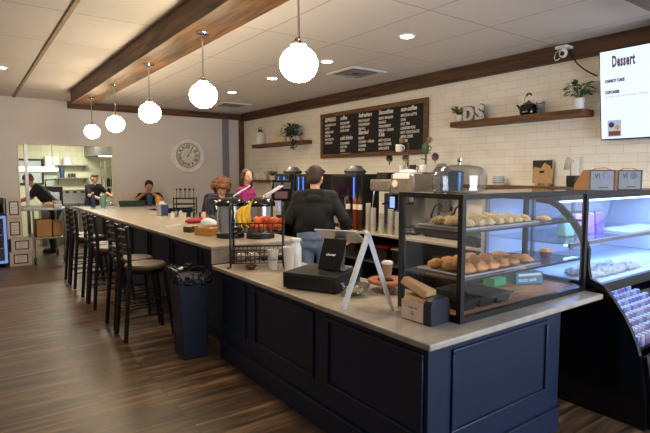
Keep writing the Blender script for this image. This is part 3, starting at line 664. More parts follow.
# blue water jug
wj = T('water_jug', 'translucent blue water jug beside the woman with curly hair', 'jug', (2.68, 6.2, BZ))
MB().lathe([(0,0), (.1,0), (.115,.03), (.115,.3), (.1,.36), (.06,.39), (0,.39)], n=26).build('body', glass('blue_jug_plastic', (.62, .78, .95), .6, .8), wj)
MB().lathe([(0,.391), (.062,.391), (.062,.41), (0,.412)], n=20).build('lid', M_blue, wj)
MB().lathe([(0,.004), (.105,.004), (.108,.2), (0,.2)], n=24).build('water', glass('water', (.7, .85, .95), .3, .85), wj)
tag(MB().ell((0,0,.035), (.13,.07,.035), 16, 8).ell((.09,.03,.04), (.07,.06,.038), 12, 8).build('folded_cloth', mat('red_cloth', (168, 54, 60), .9, bump=.6, scale=25), loc=(2.55, 6.6, BZ)), 'crumpled red and pink cloth in front of the water jug', 'cloth')
tag(MB().ell((0,0,.06), (.09,.07,.06), 14, 8).ell((.05,-.03,.05), (.06,.06,.05), 12, 8).build('crumpled_bag', mat('white_bag', (206, 216, 226), .5, bump=1, scale=18), loc=(2.5, 6.0, BZ)), 'crumpled pale plastic bag in front of the jug', 'bag')
b = MB()
for k in range(6):
    R = Matrix.Translation((.02*k-.03, .03*k-.08, .0015*k)) @ Matrix.Rotation(.15*k, 4, 'Z'); b.box(-.075, -.105, .0, .075, .105, .001, R)
tag(b.build('paper_sheets', mat('grey_paper', (176, 172, 168), .8), loc=(2.16, 6.4, BZ)), 'loose white papers fanned on the bar top', 'paper')
dk = T('condiment_caddy', 'small dark basket beside the long bamboo box on the bar', 'basket', (2.13, 5.62, BZ), math.radians(30))
b = MB().box(-.07, -.05, 0, .07, .05, .01); ring(b, 'y', -.05, -.07, .07, .0, .065, .008, .006); b.box(-.07, .044, 0, .07, .05, .065).box(-.07, -.05, 0, -.064, .05, .065).box(.064, -.05, 0, .07, .05, .065).box(-.07, -.053, .008, .07, -.046, .06)
b.build('body', mat('dark_wicker', (70, 52, 38), .8, bump=1, scale=80), dk)
for k in range(4): MB().box(-.055+k*.03, -.035, .012, -.04+k*.03, .035, .075).build('packet', [M_paper, M_cream, M_kraft, M_paper][k], dk)
bb = T('bamboo_tray_box', 'long open bamboo box on the near end of the bar', 'box', (2.26, 5.28, BZ), math.radians(28))
MB().box(-.17, -.12, 0, .17, .12, .01).box(-.17, -.12, .01, .17, -.108, .085).box(-.17, .108, .01, .17, .12, .085).box(-.17, -.108, .01, -.158, .108, .085).box(.158, -.108, .01, .17, .108, .085).build('box_body', M_bamboo, bb, bevel=.003)
MB().box(-.15, -.1, .011, .15, .1, .06).build('stir_sticks', M_kraft, bb)
tag(MB().lathe([(0,0), (.06,0), (.1,.012), (.102,.016), (.055,.008), (0,.008)], n=24).build('plate', M_blackp, loc=(2.40, 5.55, BZ)), 'dark saucer behind the bamboo box', 'plate')
# soup kettles with lids and ladles
M_ladle = mat('brushed_ladle', (216, 216, 222), .4, .5)
def kettle(x, y, lb, lb2, rz):
    t = T('soup_kettle', lb, 'soup warmer', (x, y, BZ), rz)
    MB().lathe([(0,0), (.15,0), (.15,.05), (.14,.06), (0,.06)], n=30).build('base', M_blackp, t)
    MB().lathe([(0,.061), (.135,.061), (.135,.34), (0,.34)], n=36).build('steel_body', M_steel, t)
    MB().lathe([(0,.341), (.158,.341), (.162,.36), (.155,.385), (.12,.415), (.05,.43), (0,.432)], n=36).build('lid', M_gloss, t)
    MB().lathe([(0,.15), (.015,.15), (.02,.16), (.02,.175), (0,.18)], n=12, M=Matrix.Translation((0, -.14, -.06)) @ Matrix.Rotation(0, 4, 'X')).build('dial', M_blackp, t)
    b = MB().tube([(.05, .02, .435), (.10, .0, .47), (.22, -.05, .55)], .011, 8)
    tag(b.build('ladle', M_ladle, loc=(x, y, BZ+.002)), lb2, 'ladle')
kettle(2.30, 4.90, 'left stainless soup kettle with black lid behind the fruit basket', 'chrome ladle handle sticking up from the left soup kettle', 0)
kettle(2.54, 4.67, 'right stainless soup kettle with black lid behind the bananas', 'chrome ladle handle sticking up from the right soup kettle', 0)
tag(MB().tube([(0,0,0), (.06,-.03,.05), (.16,-.08,.12)], .011, 8).build('ladle', M_ladle, loc=(2.60, 4.64, BZ+.434)), 'shorter chrome ladle handle at the right edge of the right soup kettle', 'ladle')
# ------------------------------------------------------------------ fruit basket stand on the serving counter
CZ = .901
fb = T('fruit_basket_stand', 'black two tier wire basket stand holding fruit on the counter', 'fruit basket', (2.175, 4.055, CZ), math.radians(-31))
def wire_basket(b, w, d, z0, z1):
    for z in (z0, (z0+z1)/2, z1):
        b.tube([(-w, -d, z), (w, -d, z), (w, d, z), (-w, d, z)], .007 if z == z1 else .0045, 6, closed=True)
    n = 11
    for i in range(n+1):
        x = -w+2*w*i/n; b.tube([(x, -d, z1), (x, -d, z0), (x, d, z0), (x, d, z1)], .0035, 5)
    for i in range(5):
        y = -d+2*d*(i+.5)/5; b.tube([(-w, y, z1), (-w, y, z0), (w, y, z0), (w, y, z1)], .0025, 5)
MBk = MB(); wire_basket(MBk, .225, .13, .325, .405); MBk.build('upper_basket', M_black, fb)
MBk = MB(); wire_basket(MBk, .225, .13, .045, .165); MBk.build('lower_basket', M_black, fb)
for sx in (-1, 1):
    for sy in (-1, 1):
        MB().tube([(sx*.27, sy*.15, .008), (sx*.238, sy*.14, .012), (sx*.235, sy*.14, .05), (sx*.235, sy*.14, .50), (sx*.235, sy*.10, .56), (sx*.235, 0, .58)], .011).build('post', M_black, fb)
    MB().tube([(sx*.235, -.14, .40), (sx*.235, .14, .52)] if sx < 0 else [(sx*.235, -.14, .45), (sx*.235, .14, .45)], .008).build('side_arm', M_black, fb)
RB = Matrix.Translation((2.175, 4.055, CZ)) @ Matrix.Rotation(math.radians(-31), 4, 'Z')
def inb(x, y, z): return RB @ Vector((x, y, z))
M_ban = mat('banana_skin', (238, 190, 46), .5, var=.1, scale=8); M_app = mat('apple_skin', (204, 66, 34), .35, var=.3, scale=8); M_pea = mat('peach_skin', (226, 116, 60), .5, var=.25, scale=9)
for k in range(5):
    pts = []; rs = []
    for i in range(10):
        a = -.95+1.9*i/9
        pts.append((.02*k-.02, -.085+.10*math.cos(a)-.03*k*.3, .10*math.sin(a)))
        rs.append([.006, .008, .017, .0195, .0205, .0205, .0195, .017, .009, .004][i])
    p = inb(-.15+.022*k, -.06+.028*k, .455+.008*k)
    t = T('banana', ['yellow banana at the left of the bunch in the wire basket', 'yellow banana second from the left of the bunch', 'yellow banana in the middle of the bunch', 'yellow banana second from the right of the bunch', 'yellow banana at the right of the bunch, touching the apples'][k], 'banana', p, math.radians(52+13*k), 'bananas in the upper basket'); t.scale = (1.25,)*3
    MB().tube(pts, rs, 9).build('peel', M_ban, t, ang=60)
    MB().tube([pts[-1], (pts[-1][0], pts[-1][1]-.012, pts[-1][2]+.02)], .004, 6).build('stem', mat('banana_stem', (120, 100, 40), .7), t)
ap = None
sp_ = [(-.02, -.08, .368), (.05, -.085, .368), (.12, -.08, .368), (.19, -.07, .368), (.02, .0, .368), (.09, .0, .368), (.165, .01, .368), (.0, -.05, .428), (.085, -.05, .428), (.155, -.04, .425), (.215, -.01, .41), (.05, .03, .428)]
for k, (x, y, z) in enumerate(sp_):
    p = inb(x, y, z)
    if k < 2:
        t = T('apple' if k == 0 else 'peach', 'red apple in the heap of fruit in the upper wire basket' if k == 0 else 'orange peach in the heap of fruit in the upper wire basket', 'fruit', p, 0, 'apples in the upper basket' if k == 0 else 'peaches in the upper basket')
        pr_ = [(0,-.031), (.015,-.035), (.03,-.026), (.037,-.004), (.036,.012), (.028,.027), (.014,.033), (.004,.027), (0,.025)]
        MB().lathe(pr_, n=18).build('flesh', M_app if k == 0 else M_pea, t, ang=80); MB().tube([(0,0,.026), (.003,0,.042)], .0018, 5).build('stem', M_bottle, t)
        if k == 0: ap = t
        else: pe = t
    else: dup(ap if k % 2 == 0 else pe, p, random.uniform(0, 6))
for k, (x, y) in enumerate(((-.15, -.03), (-.04, -.01))):
    t = T('wrapped_bun', ['clear wrapped bread roll at the left in the lower basket', 'clear wrapped bread roll in the middle of the lower basket'][k], 'bread', inb(x, y, .095))
    MB().ell((0,0,0), (.055,.04,.032), 16, 10).build('roll', M_cream, t); MB().ell((0,0,.002), (.06,.045,.038), 14, 8).build('wrapper', M_plasticclear, t)
for k in range(3):
    tag(MB().box(-.03, -.045, -.018, .03, .045, .018).build('snack_bar', [M_black, M_kraft, M_blackp][k], loc=inb(.06+.07*k, 0, .072), rz=-.5, bevel=.006), 'wrapped snack packet at the right in the lower basket', 'snack', 'snack packets in the lower basket')
gb = T('glass_dish', 'small amber glass dish beside the fruit basket stand', 'bowl', (2.04, 3.93, CZ))
MB().lathe([(0,0), (.03,0), (.032,.008), (.06,.035), (.056,.036), (.03,.012), (0,.012)], n=22).build('dish', glass('amber', (.75, .5, .32), .5, .8), gb)
MB().ell((0,0,.02), (.036,.036,.01), 12, 6).build('mints', mat('mints', (110, 60, 40), .4, bump=1, scale=90), gb)
# cups
def paper_cup(x, y, r, h, lb, lid=True, z=CZ, logo=True):
    t = T('paper_cup', lb, 'cup', (x, y, z), math.radians(-30))
    MB().lathe([(0,0), (r*.7,0), (r,h*.97), (r*1.05,h), (r*.95,h), (r*.66,.006), (0,.006)], n=26).build('cup_wall', M_white, t)
    if logo: text('Cou..', .034, M_blackp, t, (-.028, -r*.87-.0015, h*.5), FY, .9, name='cup_logo', shear=.3, ext=.0006)
    if lid: MB().lathe([(0,h*1.001), (r*1.08,h*1.001), (r*1.08,h+.008), (r*.95,h+.016), (0,h+.016)], n=26).build('lid', M_white, t)
    return t
paper_cup(2.19, 3.80, .048, .18, 'white paper cup with handwriting nearest the fruit basket', False)
paper_cup(2.27, 3.66, .052, .215, 'taller white paper cup left of the cash drawer', False, logo=False)
bottle('milk_bottle', 2.40, 3.76, .055, .27, mat('milky', (224, 226, 226), .3), M_white, 'white round shouldered bottle behind the tall paper cup', CZ, neck=.75)
# ------------------------------------------------------------------ cash drawer, point of sale screen, A sign, bowls
cd = T('cash_drawer', 'wide black cash drawer on the serving counter', 'cash drawer', (2.175, 3.03, CZ), math.radians(-64.6))
MB().box(-.22, -.21, .008, .22, .215, .122).build('casing', M_blackp, cd, bevel=.004)
MB().box(-.213, -.217, .02, .213, -.2105, .108).build('drawer_front', M_black, cd, bevel=.002)
for x in (-.19, .19):
    for y in (-.18, .18): MB().cyl((x, y, 0), (x, y, .008), .012).build('foot', M_blackp, cd)
po = T('point_of_sale_terminal', 'point of sale terminal with a big staff screen and a small black customer screen', 'register', (2.27, 2.98, CZ+.1235), math.radians(-60))
MB().box(-.10, -.07, 0, .09, .12, .012).build('stand_base', M_dsteel, po, bevel=.004)
MB().prism([(-.02, .012), (.06, .012), (.10, .24), (.075, .24)], 'x', -.045, .045).build('stand_neck', M_dsteel, po)
Rm = Matrix.Translation((0.0, .10, .25)) @ Matrix.Rotation(math.radians(-24), 4, 'X')
MB().box(-.17, -.14, -.012, .17, .14, .0, Rm).build('staff_screen_shell', mat('silver_shell', (192, 192, 192), .35, .3), po, bevel=.004)
MB().box(-.16, -.13, .0005, .16, .13, .003, Rm).build('staff_screen', M_gloss, po)
Rc = Matrix.Translation((.0, -.085, .125)) @ Matrix.Rotation(math.radians(62), 4, 'X')
MB().box(-.095, -.12, -.012, .095, .13, .0, Rc).build('customer_screen', M_gloss, po, bevel=.006)
text('clover', .030, M_white, po, (-.045, -.01, .0006), Matrix.Identity(4), 1.05, name='screen_logo', bold=.0006).matrix_local = Rc
asg = T('a_frame_sign', 'white A shaped tabletop sign stand seen edge on', 'sign', (2.015, 2.31, CZ), math.radians(-35))
for s, nm in ((-1, 'left_panel'), (1, 'right_panel')):
    b = MB()
    for y in (-.008, .13) if s > 0 else (-.008, .10):
        b.prism([(s*.162, 0), (s*.142, 0), (s*-.010, .47), (s*.010, .478)] if s < 0 else [(.142, 0), (.162, 0), (.010, .478), (-.010, .47)], 'y', y-.007, y+.007)
    b.prism([(s*.10, .165), (s*.113, .165), (s*.012, .46), (s*.002, .455)], 'y', .0, .09)
    b.build('side_frame', M_white, asg)
MB().tube([(-.005, -.01, .478), (-.005, .13, .478)], .011, 8).build('hinge', M_white, asg)
def glass_bowl(x, y, r, lb, food, z=CZ):
    t = T('glass_bowl', lb, 'bowl', (x, y, z))
    MB().lathe([(0,0), (r*.45,0), (r*.5,.008), (r*.85,.03), (r,.075), (r*.96,.076), (r*.8,.036), (r*.45,.014), (0,.012)], n=32).build('bowl_wall', glass('cut_glass', (.8, .84, .86), 1.2, .8), t)
    b = MB()
    for k in range(26):
        a = random.uniform(0, 6.3); q = r*.6*math.sqrt(random.random()); b.ell((q*math.cos(a), q*math.sin(a), .03+random.uniform(0, .016)), (.016, .012, .009), 8, 5)
    b.build('sweets', food, t); t.children[-1]['kind'] = 'stuff'; return t
glass_bowl(2.19, 2.66, .11, 'cut glass bowl of wrapped sweets behind the A shaped sign', mat('sweets', (206, 196, 150), .4))
tw = T('serving_board', 'round wooden serving board with paper and card on the inner counter', 'tray', (2.48, 2.62, CZ))
MB().lathe([(0,0), (.05,0), (.05,.06), (0,.06)], n=18).build('pedestal', M_oak, tw)
MB().lathe([(0,.061), (.15,.061), (.155,.07), (.15,.082), (0,.082)], n=36).build('board', mat('red_oak', (160, 92, 56), .5), tw)
tag(MB().box(-.05, -.035, 0, .05, .035, .01).build('card_reader', M_gloss, loc=(2.43, 2.60, CZ+.084), rz=-.4, bevel=.003), 'small black card reader on the round wooden board', 'card reader')
pc = T('takeaway_cup', 'brown takeaway coffee cup with white lid behind the bakery case', 'cup', (2.52, 2.68, CZ+.083))
MB().lathe([(0,0), (.03,0), (.04,.10), (0,.10)], n=22).build('cup_wall', M_kraft, pc)
MB().lathe([(0,.1005), (.043,.1005), (.042,.112), (.036,.12), (0,.12)], n=22).build('lid', M_white, pc)
# napkin/bag holder with kraft bags
bh = T('bag_holder', 'dark blue rounded stand holding kraft bags beside the pastry case', 'bag holder', (2.138, 1.955, CZ), math.radians(-88))
prof = [(-.085, 0), (.085, 0), (.085, .11), (.07, .14), (.045, .155), (-.045, .155), (-.07, .14), (-.085, .11)]
MB().prism(prof, 'x', .06, .12).build('end_cheek', mat('cheek_blue', (20, 26, 38), .45), bh, bevel=.006)
MB().prism([(-.075, .002), (.075, .002), (.075, .105), (.06, .13), (.04, .142), (-.04, .142), (-.06, .13), (-.075, .105)], 'x', -.11, .0595).build('paper_bags', M_kraft, bh, bevel=.01)
MB().box(-.108, -.0795, .006, .058, -.0765, .118).build('printed_card', mat('pink_card', (238, 212, 194), .7), bh)
text('Thank You', .017, M_blackp, bh, (-.06, -.0802, .075), FY, 1, name='card_writing', ext=.0003); text('eat\nwell', .014, M_blackp, bh, (-.035, -.0802, .052), FY, 1, name='card_writing', ext=.0003)
b = MB(); R = Matrix.Translation((-.02, 0, .155)) @ Matrix.Rotation(math.radians(18), 4, 'Y')
b.add([R @ Vector(p) for p in ((-.11,-.05,0),(.10,-.055,0),(.10,.055,0),(-.11,.05,0),(-.12,-.02,.035),(.09,-.035,.045),(.10,.03,.055),(-.12,.03,.03))], [(0,3,2,1),(4,5,6,7),(0,1,5,4),(1,2,6,5),(2,3,7,6),(3,0,4,7)])
tag(b.build('folded_paper_bag', M_kraft, loc=(2.138, 1.985, CZ+.010), rz=math.radians(-88), bevel=.008), 'folded kraft paper bag lying on top of the bag holder', 'bag')
# ------------------------------------------------------------------ pastry display case
dc = T('pastry_case', 'black framed glass pastry display case on the counter corner', 'display case', (2.23, 1.77, CZ))
W_, D_, H_ = 1.41, .50, .735; p_ = .032
for (x, y) in ((0, 0), (W_-p_, 0), (0, D_-p_), (W_-p_, D_-p_)):
    MB().box(x, y, .034, x+p_, y+p_, H_-.03).build('corner_post', M_black, dc)
b = MB().box(0, 0, 0, W_, p_, .034).box(0, D_-p_, 0, W_, D_, .034).box(0, p_, 0, p_, D_-p_, .034).box(W_-p_, p_, 0, W_, D_-p_, .034); b.build('bottom_frame', M_black, dc)
MB().box(0, 0, H_-.03, W_, p_, H_).box(0, D_-p_, H_-.03, W_, D_, H_).box(0, p_, H_-.03, p_, D_-p_, H_).box(W_-p_, p_, H_-.03, W_, D_-p_, H_).build('top_frame', M_black, dc)
MB().box(p_, p_, H_-.01, W_-p_, D_-p_, H_-.001).build('top_glass', M_glass, dc)
MB().box(p_, p_, .006, W_-p_, D_-p_, .03).build('wooden_deck', M_oak, dc)
MB().box(p_, .010, .034, W_-p_, .015, H_-.034).build('front_glass', M_glass, dc)
MB().box(.010, p_, .034, .015, D_-p_, H_-.034).build('side_glass', M_glass, dc)
MB().box(W_-.015, p_, .034, W_-.010, D_-p_, H_-.034).build('side_glass', M_glass, dc)
for z in (.235, .515):
    s_ = MB().box(.02, .02, z, W_-.02, D_-.02, z+.007).build('glass_shelf', M_glassd, dc)
    MB().box(.018, .016, z-.005, W_-.018, .0195, z+.007).build('shelf_edge', M_black, s_)
    MB().box(.016, .02, z-.005, .0195, D_-.02, z+.007).build('shelf_edge', M_black, s_)
M_tray = mat('tray_aluminium', (178, 178, 180), .4, .4)
def tray(x, y, w, d, z, lb, m=M_tray, rz=0, name='baking_tray'):
    t = T(name, lb, 'tray', (x, y, z), rz)
    MB().box(-w/2, -d/2, 0, w/2, d/2, .004).build('base', m, t)
    b = MB()
    for (x0, y0, x1, y1) in ((-w/2-.012, -d/2-.012, w/2+.012, -d/2), (-w/2-.012, d/2, w/2+.012, d/2+.012), (-w/2-.012, -d/2, -w/2, d/2), (w/2, -d/2, w/2+.012, d/2)): b.box(x0, y0, .0, x1, y1, .012)
    b.build('rim', m, t, bevel=.003); return t
Z1, Z2, Z0 = CZ+.523, CZ+.243, CZ+.031
tray(2.72, 2.02, .74, .36, Z1, 'metal tray of crumble pastries on the top shelf of the case')
tray(2.74, 2.02, .78, .36, Z2, 'metal tray of glazed buns on the middle shelf of the case')
M_crumb = mat('crumble', (232, 192, 138), .8, var=.45, scale=70, bump=1); M_bun = mat('bun_crust', (216, 150, 82), .45, var=.4, scale=14, bump=.3); M_bun2 = mat('cinnamon_bun', (184, 132, 78), .6, var=.35, scale=25, bump=.6)
def blob(r, seed, amt=.12):
    rr = random.Random(seed); ph = [rr.uniform(0, 6) for _ in range(6)]
    def w(v):
        s = 1+amt*math.sin(5*v[0]+ph[0])*math.sin(6*v[1]+ph[1])+amt*.6*math.sin(11*v[2]+ph[2]+7*v[0]); z = v[2]
        return (v[0]*s, v[1]*s, z*s if z > 0 else z*.55)
    return MB().ell((0,0,r[2]*.55), r, 18, 12, warp=w)
proto = {}
def pastry(kind, k, x, y, z, lb, grp, m, r, rz):
    if kind not in proto:
        o = blob(r, len(proto)).build(kind, m, loc=(x, y, z), rz=rz, ang=70); tag(o, lb, 'pastry', grp); proto[kind] = o
        if kind == 'crumble_scone':
            pass
    else:
        o = proto[kind].copy(); C.objects.link(o); o.location = (x, y, z); o.rotation_euler = (0, 0, rz); s = random.uniform(.92, 1.06); o.scale = (s, s, s)
        o['label'] = lb
for j in range(3):
    for i in range(7):
        pastry('crumble_scone', 0, 2.44+.098*i, 1.905+.11*j, Z1+.005, 'crumb topped pastry on the upper tray in the display case', 'crumb topped pastries on the upper tray', M_crumb, (.047, .05, .034), random.uniform(0, 6))
lbs = ['glossy brown bun at the left corner of the middle tray', 'glossy brown bun beside the corner one on the middle tray', 'glossy brown bun third along the front of the middle tray']
for j in range(3):
    for i in range(4):
        pastry('glazed_bun', 0, 2.44+.115*i, 1.90+.118*j, Z2+.005, 'glossy golden brown bun on the left half of the middle tray', 'golden buns on the middle tray', M_bun, (.056, .054, .040), random.uniform(0, 6))
for j in range(2):
    for i in range(2):
        pastry('cinnamon_roll', 0, 2.915+.155*i, 1.93+.17*j, Z2+.005, 'flat cinnamon roll on the right half of the middle tray', 'cinnamon rolls on the middle tray', M_bun2, (.066, .07, .034), random.uniform(0, 6))
pastry('flat_cookie', 0, 3.27, 1.90, Z1+.001, 'single flat crumb cookie on the top shelf right of the tray', 'cookies', M_crumb, (.055, .05, .022), 0)
ck_ = T('cupcake', 'lone cupcake with nut topping on the middle shelf', 'cupcake', (3.40, 1.95, Z2+.001))
MB().lathe([(0,0), (.03,0), (.043,.045), (0,.045)], n=24).build('paper_case', mat('choc_case', (96, 60, 44), .7), ck_)
b = MB().ell((0,0,.048), (.045,.045,.02), 16, 8)
for k in range(30):
    a = random.uniform(0, 6.3); q = .036*math.sqrt(random.random()); b.ell((q*math.cos(a), q*math.sin(a), .062), (.008,.007,.006), 6, 4)
b.build('topping', mat('nuts', (214, 178, 140), .7, var=.3, scale=60), ck_)
tag(MB().lathe([(0,0), (.05,0), (.1,.012), (.098,.016), (.05,.005), (0,.005)], n=28).build('plate', M_blackp, loc=(3.22, 2.12, Z2+.001)), 'dark oval dish on the middle shelf behind the buns', 'plate')
for k in range(3):
    t = T('bread_tin', ['black loaf tin nearest the left post on the wooden deck', 'middle black loaf tin of the three on the deck', 'right hand black loaf tin of the three on the deck'][k], 'tin', (2.42+.17*k, 2.02, Z0), 0, 'black loaf tins')
    b = MB().box(-.06, -.16, 0, .06, .16, .003)
    for s in (-1, 1):
        b.add([(s*.06,-.16,0),(s*.06,.16,0),(s*.078,.175,.062),(s*.078,-.175,.062),(s*.056,-.16,0.003),(s*.056,.16,.003),(s*.074,.175,.062),(s*.074,-.175,.062)], [(0,1,2,3),(4,7,6,5),(0,4,5,1),(2,6,7,3),(0,3,7,4),(1,5,6,2)])
        b.add([(-.06,s*.16,0),(.06,s*.16,0),(.078,s*.175,.062),(-.078,s*.175,.062),(-.06,s*.156,.003),(.06,s*.156,.003),(.078,s*.171,.062),(-.078,s*.171,.062)], [(0,1,2,3),(4,7,6,5),(0,4,5,1),(2,6,7,3),(0,3,7,4),(1,5,6,2)])
    b.build('tin_shell', M_blackp, t)
    MB().box(-.078, -.19, .058, .078, -.1755, .066).build('rim_handle', M_blackp, t)
gx = T('glove_box', 'teal and white printed glove box on the wooden deck', 'box', (3.40, 2.12, Z0), math.radians(-18))
MB().box(-.12, -.07, 0, .12, .07, .085).build('carton', mat('teal_card', (60, 128, 160), .5), gx, bevel=.002)
MB().box(.1205, -.065, .005, .1215, .065, .08).box(-.10, -.0715, .062, .10, -.0705, .08).build('white_print', M_white, gx)
text('FOOD SAFE', .028, M_white, gx, (-.1, -.0718, .02), FY, 1.1, name='box_writing', ext=.0003, bold=.001)
tag(MB().ell((0,0,0), (.03,.02,.02), 10, 6).build('tissue', M_paper, loc=(3.40, 2.12, Z0+.105)), 'white tissue sticking out of the teal box', 'tissue')
tag(MB().box(-.07, -.05, 0, .07, .05, .06).build('green_carton', mat('green_card', (60, 158, 112), .5), loc=(3.14, 2.19, Z0), bevel=.002), 'small green carton behind the kraft sheet in the case', 'box')
tag(MB().box(-.12, -.08, 0, .12, .08, .004).build('kraft_sheet', M_kraft, loc=(3.14, 2.0, Z0), rz=-.5), 'kraft paper sheet lying on the wooden deck', 'paper')
# glass dome on top of the case
TZ = CZ+.736
cs = T('cake_dome', 'large clear glass cake dome with steel knob on top of the case', 'cake dome', (2.535, 2.045, TZ)); cs.scale = (.95, .95, .95)
MB().lathe([(0,0), (.12,0), (.19,.008), (.192,.014), (0,.014)], n=40).build('plate', M_glassd, cs)
R_ = [(.178,.015), (.18,.10), (.178,.125), (.165,.15), (.13,.168), (.06,.178), (.01,.18)]
MB().lathe(R_+[(r-.004, z-.003) for r, z in reversed(R_)], n=44).build('dome', M_glassd, cs)
MB().lathe([(0,.18), (.008,.18), (.008,.195), (.018,.205), (.018,.218), (0,.228)], n=18).build('knob', M_steel, cs)
tag(MB().lathe([(0,0), (.045,0), (.05,.09), (.05,.11), (.04,.12), (0,.12)], n=22).build('blue_tin', mat('slate_blue', (86, 112, 138), .3, .3), loc=(2.525, 2.065, TZ+.0138)), 'slate blue tin standing under the glass dome', 'tin')
# ------------------------------------------------------------------ refrigerated display case
rc = T('refrigerated_case', 'large black curved refrigerated display case lit blue white inside', 'display fridge', (3.68, 2.0, 0))
L_ = 2.18
curve = [(.20, 1.575), (.08, 1.56), (.0, 1.52), (-.113, 1.407), (-.18, 1.31), (-.225, 1.2), (-.228, 1.06), (-.245, .985), (-.335, .953), (-.407, .867), (-.482, .762), (-.527, .681), (-.568, .593), (-.599, .496), (-.621, .37), (-.641, .215), (-.655, 0)]
low = [c for c in curve if c[1] <= .96]
M_white_in = mat('fridge_lining', (196, 206, 224), .4, var=.02)
for nm, xa, xb in (('side_panel', 0, .035), ('side_panel', L_-.035, L_)):
    MB().prism(low+[(.72, 0), (.72, .951)], 'x', xa, xb).build(nm, M_gloss, rc)
MB().box(L_-.05, -.2, .96, L_-.036, .679, 1.544).build('inner_side_lining', M_white_in, rc)
def strip(pts, w):
    out = []
    for i, (y, z) in enumerate(pts):
        a = pts[max(i-1, 0)]; c = pts[min(i+1, len(pts)-1)]; dy, dz = c[0]-a[0], c[1]-a[1]; l = math.hypot(dy, dz)
        out.append((y-dz/l*w*-1, z+dy/l*w*-1))
    return out
up_ = [c for c in curve if c[1] >= .94]
for xa in (-.004, L_-.03):
    inn = strip(up_, -.045)
    if inn[3][0] < up_[3][0]: inn = strip(up_, .045)
    MB().prism(up_+inn[::-1], 'x', xa, xa+.034).build('curved_edge_frame', M_black, rc)
    lo_ = [c for c in curve if c[1] <= .96]; il = strip(lo_, -.03)
    if il[3][0] < lo_[3][0]: il = strip(lo_, .03)
for xa in (.012, L_-.018):
    MB().prism([c for c in curve if c[1] >= .94]+[(.68, .951), (.68, 1.575)], 'x', xa, xa+.006).build('side_glass', M_glass, rc)
def curved_sheet(pts, x0, x1, t, nm, m):
    inn = strip(pts, t)
    MB().prism(pts+inn[::-1], 'x', x0, x1).build(nm, m, rc)
curved_sheet([c for c in curve if .96 <= c[1] <= 1.53], .036, L_-.036, .006, 'front_glass', M_glass)
curved_sheet([c for c in curve if .5 <= c[1] <= .9], .036, L_-.036, .006, 'lower_front_glass', M_glass)
MB().box(0, .0, 1.545, L_, .74, 1.60).build('top_panel', M_black, rc, bevel=.004)
MB().box(.036, .68, .05, L_-.036, .74, 1.544).build('back_panel', M_white_in, rc)
for x in (.0, .72, 1.45, L_-.04): MB().box(x, .655, .952, x+.035, .679, 1.544).build('upright_track', M_dsteel, rc)
MB().box(.036, -.29, .90, L_-.036, .679, .955).build('deck', M_white_in, rc)
MB().box(.0, -.33, .885, L_, -.29, .958).build('front_rail', M_black, rc, bevel=.004)
MB().box(.036, -.05, 1.205, L_-.036, .655, 1.215).build('glass_shelf', M_glassd, rc)
MB().box(.03, -.07, 1.19, L_-.03, -.05, 1.22).build('shelf_edge', M_dsteel, rc)
MB().box(.036, -.56, .02, L_-.036, .60, .22).build('base', M_black, rc)
curved_sheet([c for c in curve if c[1] <= .56], .036, L_-.036, -.03 if False else .03, 'lower_front_panel', M_gloss)
for k in range(9): MB().box(.30+.2*k, -.60, .40, .40+.2*k, -.572, .43).build('price_tag', M_paper, rc)
# stepped deck for cans
steps = [(-.47+.077*k, -.393+.077*k, .44+.019*k) for k in range(11)]
b = MB()
for (a, c_, z) in steps: b.box(.036, a, .221, L_-.036, c_, z)
b.build('stepped_deck', M_gloss, rc)
MB().box(.036, .38, .221, L_-.036, .60, .884).build('inner_back', M_blackp, rc)
M_led = emis('led', (130, 175, 255), 6)
for z, y in ((1.532, .05), (1.196, .0), (.875, -.2)):
    MB().box(.08, y-.008, z-.006, L_-.08, y+.008, z+.006).build('led_strip', M_led, rc)
for z, y, p in ((1.52, .08, 26), (1.18, .1, 14), (.865, -.15, 8)):
    light_area('fridge_light', (3.68+L_/2, 2+y, z-.012), (0, 0, 0), L_-.2, .05, p*.3, (.22, .45, 1))
# drinks cans
M_cans = [mat('can_violet', (96, 66, 140), .35), mat('can_white', (150, 150, 170), .35), mat('can_red', (170, 36, 60), .35), mat('can_teal', (40, 120, 100), .35), mat('can_blue', (52, 66, 150), .35), mat('can_lilac', (120, 90, 140), .35)]
cn = ['violet', 'white', 'red', 'teal', 'blue', 'lilac']; cproto = []
for k, m in enumerate(M_cans):
    t = None; cproto.append(None)
rn_ = random.Random(3)
for si, (a, c_, z) in enumerate(steps):
    for r in range(1):
        for i in range(21):
            k = 2 if (i in (5, 6) and si in (5, 6, 7)) else 3 if (i in (2, 3) and si in (4, 5)) else rn_.choice((0, 1, 1, 5, 5, 4, 0, 5, 1, 1))
            loc = (3.68+.08+.0705*i, 2+a+.038, z+.001)
            if cproto[k] is None:
                t = T('drink_can', '%s drinks can among the rows in the lower lit deck of the display fridge' % cn[k], 'can', loc, 0, '%s drinks cans' % cn[k])
                MB().lathe([(0,0), (.022,0), (.028,.008), (.028,.08), (.023,.09), (0,.09)], n=14).build('body', M_cans[k], t)
                MB().lathe([(0,.0901), (.024,.0901), (.0245,.094), (.021,.0915), (0,.0915)], n=14).build('top', M_white, t)
                cproto[k] = t
            else: dup(cproto[k], loc)
